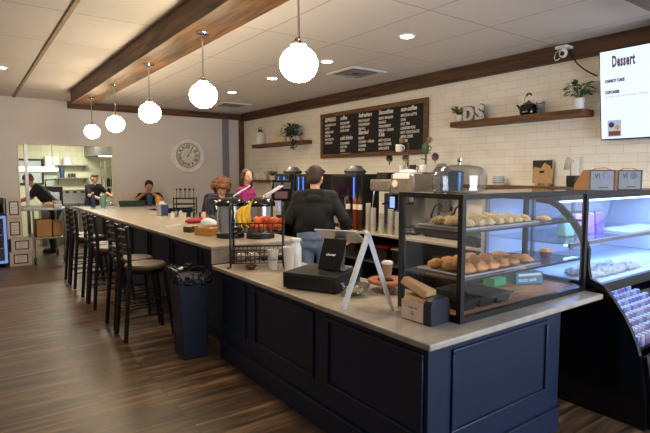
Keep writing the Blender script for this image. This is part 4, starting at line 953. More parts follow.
# packages on the middle shelf
M_pk = [mat('pack_green', (150, 200, 170), .3), mat('pack_pink', (216, 160, 190), .3), mat('pack_mauve', (170, 120, 180), .3), mat('pack_violet', (132, 96, 200), .3)]
for k, x in enumerate((.50, .68, .86, 1.04)):
    t = T('drink_pouch', ['pale green pouch on the middle shelf, leftmost of the four', 'pale pink pouch, second from the left on the middle shelf', 'mauve pouch, third from the left on the middle shelf', 'violet pouch, rightmost of the four on the middle shelf'][k], 'pouch', (3.68+x, 2.22, 1.2155))
    MB().add([(-.07,-.045,0),(.07,-.045,0),(.07,.045,0),(-.07,.045,0),(-.072,-.03,.19),(.072,-.03,.19),(.072,.03,.19),(-.072,.03,.19)], [(0,3,2,1),(4,5,6,7),(0,1,5,4),(1,2,6,5),(2,3,7,6),(3,0,4,7)]).build('pouch_body', M_pk[k], t, bevel=.012)
    MB().box(-.07, -.004, .185, .07, .004, .215).build('seal', M_plasticclear, t)
for k, (x, y) in enumerate(((1.38, .12), (1.86, .12))):
    tag(MB().box(-.2, -.16, 0, .2, .16, .016).build('white_tray', M_white, loc=(3.68+x, 2+y, 1.2155), bevel=.005), ['empty white tray on the middle fridge shelf beside the violet pouch', 'empty white tray on the middle fridge shelf at the right edge'][k], 'tray')
for k in range(15):
    x = .16+.10*(k % 8); y = (-.16 if k < 8 else -.02)
    o = blob((.045, .055, .04), 20+k, .25).build('wrapped_sandwich', mat('clear_wrap', (206, 212, 220), .2, bump=1, scale=30) if k == 0 else wrap_m, loc=(3.68+x, 2+y, .9555), rz=k)
    if k == 0: wrap_m = o.data.materials[0]
    tag(o, 'small plastic wrapped snack in the cluster on the white fridge deck', 'snack', 'wrapped snacks on the fridge deck')
tag(MB().box(-.35, -.18, 0, .35, .18, .012).build('white_tray', M_white, loc=(5.0, 1.95, .9555), bevel=.004), 'wide bare white tray on the fridge deck right of the wrapped snacks', 'tray')
# cup sleeve boxes on top
for k, (x, y) in enumerate(((4.50, 2.14), (4.98, 2.12))):
    t = T('dispenser_box', ['printed kraft dispenser box on the fridge top, left of the two', 'printed kraft dispenser box on the fridge top, right of the two'][k], 'box', (x, y, 1.601), math.radians(-33))
    MB().prism([(-.09, 0), (.14, 0), (.14, .05), (.0, .185), (-.09, .185)], 'x', -.115, .115).build('carton', M_card, t)
    MB().box(-.115, -.094, 0, .115, -.0905, .185).build('front_panel', mat('box_grey', (136, 134, 134), .6), t)
    b = MB(); ring(b, 'y', -.0942, -.115, .115, 0, .185, .012, .003); b.build('border', M_blackp, t)
    text('VI', .062, M_blackp, t, (-.07, -.0955, .112), FY, .9, name='box_letter', ext=.0004, bold=.001)
    MB().lathe([(.0, 0), (.031, 0), (.031, .003), (0, .003)], (.035, 0, 0), 24, M=Matrix.Translation((0, -.0945, .134)) @ RX).build('round_mark', M_blue, t)
    MB().box(-.025, -.0958, .03, .055, -.0945, .037).build('small_print', M_blackp, t)
    MB().tube([(.09, -.07, .185), (.05, -.04, .205), (.0, 0, .20), (-.02, .02, .186)], .006).build('carry_strap', M_kraft, t)
# ------------------------------------------------------------------ machines on the back counter
KZ = .891
M_bluelit = emis('blue_light', (60, 110, 240), 1.1)
def vending(x, y, w, h, lb, led, rz=0):
    t = T('coffee_machine', lb, 'coffee machine', (x, y, KZ), rz)
    MB().box(-.25, -w/2, 0, .25, w/2, .06).box(-.12, -w/2, .06, .25, w/2, h).box(-.25, -w/2, h*.58, -.12, w/2, h).build('housing', M_blackp, t, bevel=.012)
    MB().box(-.256, -w/2+.03, h*.62, -.2505, w/2-.03, h*.95).build('front_screen', M_gloss, t)
    b = MB()
    for yy in led: b.box(-.262, yy-.012, .12, -.2565, yy+.012, h*.94)
    b.build('blue_light_strip', M_bluelit, t)
    MB().cyl((-.18, 0, h*.44), (-.18, 0, h*.58), .035).build('spout', M_steel, t)
    MB().box(-.24, -w/2+.04, .061, -.125, w/2-.04, .07).build('drip_tray', M_steel, t)
    MB().lathe([(0,h+.001), (.16,h+.001), (.19,h+.05), (.13,h+.09), (.1,h+.13), (0,h+.14)], n=26).build('bean_hopper', M_dsteel, t)
    return t
vending(5.15, 8.15, .50, .86, 'black coffee machine with blue light strips left of the man in the hoodie', (.1, -.1))
vending(5.12, 7.35, .48, .86, 'black coffee machine hidden partly behind the man in the hoodie', (.0, .15))
t = vending(5.12, 6.22, .62, .86, 'large black coffee machine with glowing blue strip right of the man', (-.285,))
mo = T('order_monitor', 'dark tablet monitor on a pole left of the man in the hoodie', 'monitor', (3.7, 6.1, 0), math.radians(-50))
MB().lathe([(0,0), (.16,0), (.16,.015), (.03,.03), (0,.03)], n=24).build('base', M_black, mo)
MB().cyl((0,0,.03), (0,0,1.45), .02).build('pole', M_black, mo)
R = Matrix.Translation((0, -.04, 1.52)) @ Matrix.Rotation(math.radians(-10), 4, 'X')
MB().box(-.17, -.015, -.15, .17, .02, .15, R).build('screen_casing', M_gloss, mo, bevel=.02)
b = MB().box(-.13, -.0175, .0, -.02, -.0155, .11, R).box(.01, -.0175, .02, .12, -.0155, .11, R)
b.build('screen_tile', emis('tile_grey', (110, 100, 120), .12), mo); MB().box(-.11, -.0175, -.12, .08, -.0155, -.02, R).build('screen_photo', emis('tile_red', (130, 60, 70), .18), mo)
# syrup bottles and pumps
bn = [((4.80, 6.0), 'dark red syrup bottle with cream label beside the large black machine', M_bottle), ((4.83, 5.86), 'amber syrup bottle with round label left of the espresso machine', mat('amber_bottle', (112, 52, 26), .2)), ((4.84, 5.76), 'dark brown syrup bottle beside the amber one', mat('brown_bottle', (74, 36, 24), .2))]
for (x, y), lb, m in bn:
    t = bottle('syrup_bottle', x, y, .036, .62, m, M_black, lb, KZ, neck=.3)
    MB().lathe([(.0366, .32), (.0372, .32), (.0372, .40), (.0366, .40)], n=22).build('label', M_cream, t)
for k, (x, y) in enumerate(((4.82, 6.2), (4.81, 6.11))):
    t = bottle('syrup_bottle', x, y, .035, .30, [M_red, M_paper][k], M_white, ['small red bottle at the front of the back counter', 'small white bottle at the front of the back counter'][k], KZ)
# clear cup stacks
for k, (x, y, h, lb) in enumerate(((4.92, 5.66, .42, 'tall stack of clear plastic cups left of the espresso machine'), (4.88, 5.50, .36, 'second stack of clear plastic cups before the espresso machine'), (4.86, 5.30, .30, 'shorter stack of clear plastic cups before the espresso machine'), (4.87, 4.98, .34, 'stack of clear plastic cups at the right end of the espresso machine'), (4.87, 5.12, .36, 'stack of clear plastic cups second from the right of the espresso machine'))):
    prof = [(0, 0)]
    n = int(h/.03)
    for i in range(n): prof += [(.036, i*.03), (.042, i*.03+.026), (.045, i*.03+.0275), (.04, i*.03+.0295)]
    prof += [(0, n*.03)]
    tag(MB().lathe(prof, n=18).build('cup_stack', mat('cup_clear', (190, 186, 176), .25, alpha=.5), loc=(x, y, KZ)), lb, 'cups')
em = T('espresso_machine', 'wide stainless espresso machine with cups warming on top', 'espresso machine', (5.30, 5.29, KZ))
MB().box(-.26, -.45, .04, .26, .45, .12).build('drip_base', M_steel, em, bevel=.01)
MB().box(.0, -.43, .12, .26, .43, .56).build('back_body', M_dsteel, em)
MB().box(-.28, .0, .60, .28, .46, .78).box(-.28, -.46, .56, .28, .0, .86).build('upper_body', mat('brushed', (150, 142, 132), .38, .85), em, bevel=.02)
for s in (-1, 1):
    for s2 in (-1, 1): MB().cyl((s*.2, s2*.4, 0), (s*.2, s2*.4, .04), .025).build('foot', M_blackp, em)
for y in (-.28, .10):
    g = MB().cyl((-.14, y, .46), (-.14, y, .60), .045, n=18).build('group_head', M_chrome, em)
    MB().cyl((-.14, y, .42), (-.14, y, .46), .042, n=18).cyl((-.18, y, .44), (-.34, y, .42), .014).build('portafilter', M_blackp, g)
MB().tube([(-.26, .38, .6), (-.3, .38, .3), (-.28, .38, .2)], .008).build('steam_wand', M_chrome, em)
MB().box(-.286, -.12, .34, -.24, .02, .56).build('touch_panel', M_gloss, em); MB().box(-.288, -.10, .37, -.2862, .0, .53).build('panel_light', emis('panel_blue', (120, 140, 220), 1.0), em)
MB().lathe([(0,0), (.05,0), (.055,.01), (.05,.02), (0,.02)], n=24, M=Matrix.Translation((-.28, -.10, .72)) @ Matrix.Rotation(-PI/2, 4, 'Y')).build('gauge', M_cream, em)
ET = KZ+.861
tag(MB().box(-.12, -.16, 0, .12, .16, .012).box(-.15, -.16, .0, -.135, .16, -.07).ell((0,0,.03), (.11,.15,.035), 14, 8).build('folded_towel', mat('white_towel', (228, 228, 226), .95, bump=.5, scale=40), loc=(5.15, 5.06, ET+.001), bevel=.004), 'white folded towel draped over the espresso machine', 'towel')
tag(MB().box(-.15, -.12, 0, .15, .12, .10).build('black_box', M_blackp, loc=(5.22, 5.53, KZ+.781), bevel=.01), 'low black box on the left end of the espresso machine', 'box')
mt = T('mug_tree', 'wooden mug rack standing on the espresso machine', 'mug rack', (5.44, 5.20, ET))
MB().box(-.06, -.30, .0, .06, .30, .02).build('base', M_frame, mt)
for y in (-.2, .16): 
    MB().cyl((0, y, .02), (0, y, .46), .014).build('upright', M_frame, mt)
    for z in (.20, .34): MB().cyl((-.10, y, z+.02), (.03, y, z), .007).build('peg', M_frame, mt)
def mug(x, y, z, lb, m, tilt=0, rz=0, s=1):
    t = T('mug', lb, 'mug', (x, y, z), rz)
    t.rotation_euler = (tilt, 0, rz); t.scale = (s, s, s)
    MB().lathe([(0,0), (.035,0), (.045,.02), (.047,.10), (.043,.10), (.04,.02), (0,.01)], n=22).build('body', m, t)
    MB().tube([(0,-.044,.08), (0,-.07,.08), (0,-.078,.05), (0,-.068,.025), (0,-.042,.025)], .006).build('handle', m, t)
M_dg = mat('dark_green_glaze', (34, 62, 54), .3); M_gr = mat('grey_glaze', (132, 122, 112), .4); M_br = mat('rust_glaze', (128, 96, 78), .4)
mugs = [(5.30, 5.55, .33, M_white, 0, 0, 'white mug hanging high on the left of the mug rack'), (5.26, 5.70, .22, M_dg, 1.3, .4, 'dark green mug hanging at the left side of the mug rack'), (5.26, 5.36, .22, M_gr, 1.4, 0, 'grey speckled mug hanging in the middle of the mug rack'),
        (5.30, 5.02, .30, M_leaf, 0, 0, 'green painted mug hanging high on the right of the mug rack'), (5.26, 4.80, .22, M_gr, 1.4, .3, 'grey mug with round mouth at the right side of the mug rack'), (5.32, 5.50, .021, M_white, 0, 0, 'white mug standing at the lower left of the mug rack'),
        (5.32, 5.08, .021, M_white, .2, 0, 'white mug standing at the lower right of the mug rack'), (5.32, 5.28, .021, M_dg, 0, 0, 'dark green mug standing in the middle above the towel'),
        (5.32, 5.52, .46, M_br, 0, 0, 'small rust coloured mug on top of the left upright'), (5.32, 4.97, .44, M_br, 0, 0, 'small rust coloured mug on top of the right upright')]
for x, y, z, m, tl, rz, lb in mugs:
    mug(x+.02, y-.12, ET+z, lb, m, 1.45 if tl > 1 else 0, -.85 if tl > 1 else .4, .72 if m is M_br else 1.1)
tag(MB().lathe([(0,0), (.13,0), (.14,.02), (.13,.42), (.11,.62), (.06,.7), (0,.71)], n=24).build('grey_sack', mat('grey_fabric', (134, 128, 124), .9, bump=1, scale=14), loc=(5.79, 5.0, 1.2), bevel=0), 'tall grey wrapped bundle behind the glass dome', 'bundle')
tag(MB().box(-.14, -.15, 0, .14, .15, .308).build('storage_bin', M_dsteel, loc=(5.75, 5.0, KZ), bevel=.01), 'steel bin beneath the grey bundle on the back counter', 'container')
# panini press, bins and trays seen through the case
pp = T('panini_press', 'black panini press with two raised curved handles on the back counter', 'grill', (5.30, 4.40, KZ))
MB().box(-.2, -.34, .02, .2, .34, .14).build('lower_plate', M_blackp, pp, bevel=.01)
MB().box(-.2, -.34, .15, .2, .34, .2).build('upper_plate', M_blackp, pp, bevel=.01)
for y in (-.17, .19): MB().tube([(-.16, y, .2), (-.2, y-.02, .3), (-.17, y-.05, .42), (-.12, y-.09, .47), (-.1, y-.12, .42), (-.13, y-.1, .36)], .014).build('handle', M_blackp, pp)
for x in (-.16, .16):
    for y in (-.3, .3): MB().cyl((x, y, 0), (x, y, .02), .02).build('foot', M_blackp, pp)
for k, (y, h, m, lb) in enumerate(((3.72, .12, M_blackp, 'black bin on the back counter seen through the pastry case'), (3.42, .12, mat('blue_bin', (50, 80, 130), .4), 'blue bin on the back counter seen through the pastry case'))):
    t = T('storage_bin', lb, 'container', (4.93, y, KZ)); taper(MB(), .12, .12, .15, .14, 0, h).build('bin_body', m, t, bevel=.006); MB().box(-.16, -.15, h+.001, .16, .15, h+.012).build('lid', m, t)
lp = T('sign_panel', 'tilted pale blue price card panel on the back counter seen through the case', 'sign', (4.98, 3.12, KZ))
MB().prism([(-.12, .004), (.10, .004), (.12, .02), (.02, .25), (0, .25)], 'y', -.16, .16).build('panel', mat('pale_blue', (150, 176, 214), .4), lp)
for k, (x, y, z) in enumerate(((5.2, 5.08, .451), (5.2, 5.48, .451), (5.2, 4.3, .451), (5.2, 3.4, .451), (5.2, 6.2, .451))):
    t = T('storage_tub', ['clear storage tub under the espresso machine, right side', 'clear storage tub under the espresso machine, left side', 'clear storage tub under the panini press', 'clear storage tub at the near end of the under counter shelf', 'clear storage tub under the large black machine'][k], 'container', (x, y, z))
    taper(MB(), .18, .13, .2, .15, 0, .2).build('tub', M_plasticclear, t); MB().box(-.21, -.16, .201, .21, .16, .215).build('lid', [M_white, M_red, M_steel, M_blue, M_white][k], t)
# ------------------------------------------------------------------ kitchen beyond the opening
def kshelf(x0, x1, z, lb):
    t = T('wall_shelf', lb, 'shelf', ((x0+x1)/2, 16, z)); w = (x1-x0)/2
    MB().box(-w, -.3, 0, w, -.001, .025).build('board', M_dsteel, t)
    for s in (-1, 1): MB().prism([(-.25, 0), (-.001, 0), (-.001, -.15)], 'x', s*(w-.08)-.01, s*(w-.08)+.01).build('bracket', M_dsteel, t)
kshelf(2.1, 2.95, 1.99, 'upper steel wall shelf in the kitchen'); kshelf(2.1, 2.95, 1.62, 'lower steel wall shelf in the kitchen')
tag(MB().lathe([(0,0), (.12,0), (.12,.2), (.125,.2), (0,.21)], n=22).build('white_bucket', M_white, loc=(2.42, 15.83, 2.016)), 'white bucket on the upper kitchen wall shelf', 'bucket')
tag(MB().lathe([(0,0), (.06,0), (.06,.22), (.03,.28), (0,.28)], n=18).build('spray_bottle', M_blue, loc=(2.27, 15.83, 1.646)), 'blue spray bottle on the lower kitchen wall shelf', 'bottle')
tag(MB().lathe([(0,0), (.09,0), (.11,.12), (0,.12)], n=22).build('pot', M_steel, loc=(2.52, 15.83, 1.646)), 'steel pot on the lower kitchen wall shelf', 'pot')
pd = T('towel_dispenser', 'white box dispenser on the kitchen back wall', 'dispenser', (2.02, 16, 1.82))
MB().box(-.17, -.2, 0, .17, -.001, .42).build('casing', M_white, pd, bevel=.02); MB().box(-.12, -.205, .02, .12, -.2005, .05).build('slot', M_dsteel, pd)
tag(MB().box(-.16, -.02, -.45, .16, -.001, .3).build('notice_board', mat('grey_sheet', (178, 190, 180), .6), loc=(2.02, 16, 1.45)), 'pale grey sheet below the white dispenser on the kitchen wall', 'sign')
sk = T('kitchen_sink', 'long stainless kitchen sink and backsplash against the back wall', 'sink', (2.6, 15.7, 0))
MB().box(-.6, -.3, .9, .6, .299, .94).box(-.6, .24, .94, .6, .299, 1.3).build('top', M_dsteel, sk)
MB().box(-.45, -.22, .62, -.02, .2, .899).box(.02, -.22, .62, .45, .2, .899).build('basin', M_dsteel, sk)
for x in (-.55, .55):
    for y in (-.25, .25): MB().cyl((x, y, 0), (x, y, .899), .02).build('leg', M_steel, sk)
for k in range(5): MB().box(-.45+k*.2, .225, 1.2, -.35+k*.2, .239, 1.26).build('tap_plate', M_blackp, sk)
hd = T('extractor_hood', 'stainless extractor hood with a light at the upper right of the kitchen', 'hood', (3.55, 15.2, 2.25))
MB().prism([(-.7, 0), (.79, 0), (.79, .69), (-.3, .69), (-.7, .3)], 'x', -.65, .9).build('canopy', M_dsteel, hd)
MB().box(-.5, -.6, -.02, .5, -.4, -.001).build('hood_light', emis('hood_glow', (255, 250, 235), 6), hd)
kr = T('storage_rack', 'tall wire storage rack with trays at the right of the kitchen opening', 'rack', (3.55, 15.3, 0))
for x in (-.3, .3):
    for y in (-.25, .25): MB().cyl((x, y, 0), (x, y, 2.1), .02).build('post', M_steel, kr)
for k in range(7): MB().box(-.3, -.25, .25+k*.28, .3, .25, .27+k*.28).build('rack_shelf', M_dsteel, kr)
for k in range(6):
    tag(MB().lathe([(0,0), (.05,0), (.05,.2), (.02,.24), (0,.24)], n=14).build('condiment_bottle', [M_black, M_white, M_red, M_black, M_steel, M_black][k], loc=(3.35+.11*(k % 3), 15.15, .25+.02+.28*(3 if k < 3 else 4)+.001)), 'small bottle among the supplies on the kitchen wire rack', 'bottle', 'bottles on the kitchen rack')
pt = T('prep_table', 'stainless prep table where the cook reaches', 'table', (2.9, 13.55, 0))
MB().box(-.75, -.35, .9, .75, .35, .94).build('top', M_steel, pt, bevel=.004)
for x in (-.7, .7):
    for y in (-.3, .3): MB().cyl((x, y, 0), (x, y, .899), .02).build('leg', M_steel, pt)
MB().box(-.7, -.3, .25, .7, .3, .27).build('lower_shelf', M_dsteel, pt)
tag(MB().lathe([(0,0), (.1,0), (.16,.1), (.15,.1), (.09,.01), (0,.01)], n=24).build('mixing_bowl', M_steel, loc=(3.12, 13.55, .941)), 'steel mixing bowl on the prep table before the cook', 'bowl')
wd = T('kitchen_board', 'dark framed pass through window on the kitchen back wall', 'window frame', (1.25, 16, 1.45))
b = MB(); ring(b, 'y', -.002, -.8, .58, 0, .72, .05, .04); b.build('frame', M_blackp, wd); MB().box(-.75, -.02, .05, .53, -.002, .67).build('pane', mat('pale_pane', (180, 196, 196), .3), wd)
hl = T('heat_lamp_shelf', 'long pale heat lamp shelf hanging above the bending cook', 'heat lamp', (1.35, 13.6, 1.78))
MB().box(-.5, -.12, 0, .5, .12, .06).build('housing', M_steel, hl, bevel=.02); MB().cyl((-.45, 0, .10), (.42, 0, .10), .04).build('lamp_tube', emis('heat_glow', (255, 240, 200), 2.5), hl)
for x in (-.4, .4): MB().cyl((x, 0, .06), (x, 0, 1.17), .008).build('hanger', M_steel, hl)
gk = T('equipment_stack', 'small dark kitchen appliance behind the bending cook', 'appliance', (1.78, 14.0, 0))
MB().box(-.3, -.25, 0, .3, .25, .9).build('stand', M_dsteel, gk); MB().box(-.2, -.2, .9, .2, .2, 1.45).build('body', M_blackp, gk, bevel=.02); MB().box(-.12, -.205, 1.05, .12, -.2005, 1.3).build('front_panel', M_steel, gk)
MB().tube([(-.15, 0, 1.45), (-.15, 0, 1.6), (.1, 0, 1.62)], .02).build('arm', M_black, gk)
kl = T('kitchen_light', 'bright rectangular kitchen ceiling light', 'ceiling light', (2.4, 14.2, 2.949))
MB().box(-.6, -.3, -.05, .6, .3, 0).build('housing', M_white, kl); MB().box(-.57, -.27, -.056, .57, .27, -.0505).build('diffuser', emis('kitchen_glow', (255, 250, 225), 2), kl)
light_area('kitchen_light', (2.4, 14.2, 2.88), (0, 0, 0), 1.1, .5, 50, (1, .96, .8))
# ------------------------------------------------------------------ people
M_skin = mat('skin_light', (222, 168, 140), .5, var=.05); M_skin2 = mat('skin_tan', (186, 130, 100), .5, var=.05)
M_eye = mat('eye_dark', (36, 26, 22), .2); M_lip = mat('lips', (180, 104, 92), .4); M_eyew = mat('eye_white', (232, 228, 222), .3)
def person(label, loc, rz, h, pose, cloth, hairf, skin=M_skin, face=True, seed=1, group=None):
    """local frame: person faces +y, joints given as fractions of the height h"""
    P = dict(hipL=(-.055,0,.50), hipR=(.055,0,.50), kneeL=(-.06,.01,.275), kneeR=(.06,.01,.275), ankL=(-.06,-.01,.045), ankR=(.06,-.01,.045),
             waist=(0,0,.60), chest=(0,0,.72), neck=(0,0,.82), head=(0,.012,.925),
             shL=(-.105,0,.80), shR=(.105,0,.80), elL=(-.13,.0,.63), elR=(.13,.0,.63), wrL=(-.13,.08,.50), wrR=(.13,.08,.50), look=(0,1,0))
    P.update(pose); J = {k: Vector(v)*(h if k != 'look' else 1) for k, v in P.items()}
    look = J['look'].normalized()
    side = look.cross(Vector((0,0,1))).normalized(); upv = side.cross(look).normalized()
    RH = Matrix((( side.x, look.x, upv.x, 0), (side.y, look.y, upv.y, 0), (side.z, look.z, upv.z, 0), (0,0,0,1)))
    root = T('person', label, 'person', loc, rz, group)
    s = h
    def legs(b, g=0):
        for q in 'LR':
            b.cap(J['hip'+q], J['knee'+q], .050*s+g, .034*s+g); b.cap(J['knee'+q], J['ank'+q], .033*s+g, .022*s+g)
        b.cap(J['hipL'], J['hipR'], .055*s+g)
    def torso(b, g=0, low=True, short=False):
        sh = (J['shL']+J['shR'])/2; ax = (J['shR']-J['shL']).normalized()
        hp = (J['hipL']+J['hipR'])/2
        for (c0, wx, r) in ((J['waist'] if short else hp if low else hp.lerp(J['waist'], .5), .045, .058), (J['waist'], .040, .053), (J['waist'].lerp(J['chest'], .5), .045, .056), (J['chest'], .058, .062), (J['chest'].lerp(sh, .6), .065, .052)):
            b.cap(c0-ax*wx*s, c0+ax*wx*s, r*s+g)
        b.cap(J['shL'], J['shR'], .034*s+g); b.cap(J['waist'] if short else hp.lerp(J['waist'], .3), J['chest'], .062*s+g, .066*s+g)
        b.cap(J['waist'], J['chest'].lerp(sh, .5), .06*s+g, .06*s+g)
    def arms(b, g=0, upper=1.0, fore=1.0):
        for q in 'LR':
            e = J['sh'+q].lerp(J['el'+q], upper); b.cap(J['sh'+q], e, .032*s+g, .025*s+g)
            if fore: b.cap(J['el'+q], J['el'+q].lerp(J['wr'+q], fore), .025*s+g, (.018*s if fore > .8 else .021*s)+g)
    b = MB(); legs(b); torso(b); arms(b)
    b.cap(J['neck']-Vector((0,0,.02*s)), J['head']-upv*.03*s, .031*s, .029*s)
    for q in 'LR':
        a = J['ank'+q]; b.cap(a+Vector((0,-.01*s,-.018*s)), a+Vector((0,.085*s,-.028*s)), .025*s, .018*s)
        d = (J['wr'+q]-J['el'+q]).normalized(); sx = -1 if q == 'L' else 1
        n = d.cross(Vector((0,0,1))); n = (n if n.length > .1 else Vector((1,0,0))).normalized(); dn = n.cross(d).normalized()
        w = J['wr'+q]
        b.cap(w, w+d*.03*s, .015*s, .017*s)
        for i in range(-1, 2): b.cap(w+d*.012*s+n*i*.010*s, w+d*.048*s+n*i*.012*s, .009*s, .009*s, 8)
        for i in range(4):
            L = (.020, .024, .022, .017)[i]*s; o_ = n*(i-1.5)*.0115*s
            p1 = w+d*.050*s+o_; p2 = p1+d*L-dn*.004*s; p3 = p2+d*L*.5-dn*L*.7
            b.cap(p1, p2, .0050*s, .0047*s, 8); b.cap(p2, p3, .0047*s, .0042*s, 8)
        th = w+d*.018*s-n*sx*.014*s; t2 = th+d*.020*s-n*sx*.016*s-dn*.006*s; b.cap(th, t2, .0065*s, .0055*s, 8); b.cap(t2, t2+d*.018*s-dn*.006*s, .0055*s, .0046*s, 8)
    hc = J['head']; RHt = RH.to_3x3()
    def hp_(x, y, z): return hc+RHt @ Vector((x*s, y*s, z*s))
    b.ell(hc, (.044*s, .054*s, .062*s), 20, 14, RHt)
    b.ell(hp_(0, .012, -.030), (.034*s, .040*s, .034*s), 16, 10, RHt)          # jaw
    b.cap(hp_(0, .050, .004), hp_(0, .063, -.014), .0042*s, .0068*s, 8)           # nose
    for x in (-1, 1):
        b.ell(hp_(x*.046, -.004, -.006), (.006*s, .013*s, .018*s), 10, 8, RHt)   # ears
        b.ell(hp_(x*.022, .040, -.020), (.014*s, .012*s, .013*s), 10, 8, RHt)    # cheeks
    b.build('body', skin, root, remesh=.0062)
    if face:
        for x in (-1, 1):
            e = MB().ell(hp_(x*.0185, .0478, .004), (.0085*s, .005*s, .0055*s), 12, 8, RHt).build('eye', M_eyew, root)
            MB().ell(hp_(x*.0185, .0515, .004), (.0038*s, .003*s, .0042*s), 10, 8, RHt).build('iris', M_eye, e)
            MB().tube([hp_(x*.009, .053, .015), hp_(x*.019, .054, .0185), hp_(x*.030, .048, .014)], .0012*s, 6).build('eyebrow', M_eye, root)
        MB().tube([hp_(-.016, .0475, -.029), hp_(-.008, .0525, -.0325), hp_(0, .054, -.0335), hp_(.008, .0525, -.0325), hp_(.016, .0475, -.029)], [.0015*s, .0034*s, .0042*s, .0034*s, .0015*s], 8).build('mouth', M_lip, root)
    ctx = dict(J=J, s=s, legs=legs, torso=torso, arms=arms, hp=hp_, R=RHt, root=root, look=look, up=upv)
    for nm, m, fn, vox in cloth:
        bb_ = MB(); fn(bb_, ctx); bb_.build(nm, m, root, remesh=vox)
    hairf(ctx)
    return root
def jeans(b, c):
    c['legs'](b, .016); J = c['J']; s = c['s']; b.cap(J['hipL'].lerp(J['waist'], .2), J['hipR'].lerp(J['waist'], .2), .066*s); w = J['waist']-Vector((0, 0, .014*s)); b.cap(w-Vector((.035*s, 0, 0)), w+Vector((.035*s, 0, 0)), .076*s); w = J['hipL'].lerp(J['hipR'], .5).lerp(w, .5); b.cap(w-Vector((.04*s, 0, 0)), w+Vector((.04*s, 0, 0)), .076*s)
def shoes(b, c):
    for q in 'LR':
        a = c['J']['ank'+q]; b.cap(a+Vector((0,-.014*c['s'],-.014*c['s'])), a+Vector((0,.095*c['s'],-.022*c['s'])), .029*c['s'], .023*c['s'])
def hoodie(b, c):
    w = c['J']['waist']; b.cap(w-Vector((.05*c['s'], 0, .015*c['s'])), w+Vector((.05*c['s'], 0, -.015*c['s'])), .078*c['s']); b.ell((c['J']['chest']+w)/2, (.115*c['s'], .095*c['s'], .14*c['s']), 20, 14)
    c['torso'](b, .030, short=True); c['arms'](b, .02, 1, .62); J = c['J']; s = c['s']
    p = J['neck']; b.cap(p+Vector((-.04*s,-.035*s,-.005*s)), p+Vector((.04*s,-.035*s,-.005*s)), .032*s); b.cap(p+Vector((-.02*s,-.06*s,-.035*s)), p+Vector((.02*s,-.06*s,-.035*s)), .026*s)
    b.cap(p+Vector((-.045*s,-.01*s,-.002*s)), p+Vector((-.03*s,.03*s,-.012*s)), .022*s); b.cap(p+Vector((.045*s,-.01*s,-.002*s)), p+Vector((.03*s,.03*s,-.012*s)), .022*s)
def tee(b, c): c['torso'](b, .014); c['arms'](b, .014, .75, 0)
def longtop(b, c): c['torso'](b, .014); c['arms'](b, .012, 1, .95); J = c['J']; b.cap(J['neck']-Vector((0,0,.01*c['s'])), J['neck']+Vector((0,0,.018*c['s'])), .036*c['s'])
def hair_short(m, vol=.012):
    def f(c):
        s = c['s']; b = MB(); hp = c['hp']
        b.ell(hp(0, -.008, .016), ((.046+vol*.4)*s, (.054+vol*.3)*s, (.056+vol*.5)*s), 20, 14, c['R']); b.ell(hp(0, -.022, -.010), (.046*s, .042*s, .042*s), 16, 10, c['R'])
        b.ell(hp(0, .018, .045), (.038*s, .034*s, .022*s), 14, 8, c['R'])
        b.build('hair', m, c['root'], remesh=.007)
    return f
M_hair = mat('hair_brown', (58, 38, 26), .7, var=.35, scale=60, stretch=(4, 4, 1)); M_hairb = mat('hair_dark', (30, 22, 20), .6, var=.3, scale=60); M_haira = mat('hair_auburn', (116, 74, 46), .75, var=.5, scale=40, bump=.8); M_hairl = mat('hair_chestnut', (72, 46, 34), .6, var=.35, scale=50, stretch=(5, 5, .7))
M_hood = mat('black_hoodie', (26, 25, 26), .9, var=.15, scale=30, bump=.3); M_jean = mat('light_denim', (124, 142, 170), .85, var=.25, scale=14, bump=.2); M_dark = mat('black_cotton', (24, 24, 28), .9, var=.1); M_mag = mat('magenta_knit', (156, 34, 112), .85, var=.15, scale=50, bump=.4)
M_shoe = mat('dark_shoe', (34, 30, 30), .6); M_pants = mat('dark_trousers', (36, 38, 46), .85)
person('person in a black hoodie and pale jeans seen from behind at the counter', (3.30, 4.74, 0), math.radians(-42), 1.87,
       dict(waist=(0,0,.625), shL=(-.098,0,.79), shR=(.098,0,.79), elL=(-.165,.0,.655), elR=(.185,-.03,.66), wrL=(-.12,.12,.60), wrR=(.19,.05,.56), look=(.25,1,-.25), kneeR=(.062,.02,.275), head=(.0,.02,.915)),
       [('hoodie', M_hood, hoodie, .009), ('jeans', M_jean, jeans, .009), ('shoes', M_shoe, shoes, .008)], hair_short(M_hair), face=True)
def hair_long(m):
    def f(c):
        s = c['s']; b = MB(); hp = c['hp']
        b.ell(hp(0, -.012, .016), (.051*s, .053*s, .055*s), 20, 14, c['R']); b.ell(hp(0, -.03, -.02), (.048*s, .035*s, .05*s), 16, 10, c['R'])
        for x in (-1, 1):
            b.cap(hp(x*.040, .016, .035), hp(x*.050, .008, -.02), .016*s, .012*s); b.cap(hp(x*.050, .004, -.02), hp(x*.05, -.01, -.09), .013*s, .011*s)
        b.cap(hp(0, -.03, -.03), hp(0, -.035, -.10), .036*s, .028*s)
        b.build('hair', m, c['root'], remesh=.007)
    return f
cam_dir = lambda x, y: math.atan2(-x, -y)  # not used for placement, kept for facing maths
person('smiling person in a magenta top with brown shoulder length hair', (3.74, 7.36, 0), math.radians(-140), 1.84,
       dict(look=(.55, .8, -.03), elL=(-.13,.05,.64), elR=(.13,.05,.64), wrL=(-.10,.16,.56), wrR=(.10,.16,.56)),
       [('top', M_mag, longtop, .009), ('trousers', M_pants, jeans, .01), ('shoes', M_shoe, shoes, .008)], hair_long(M_hairl))
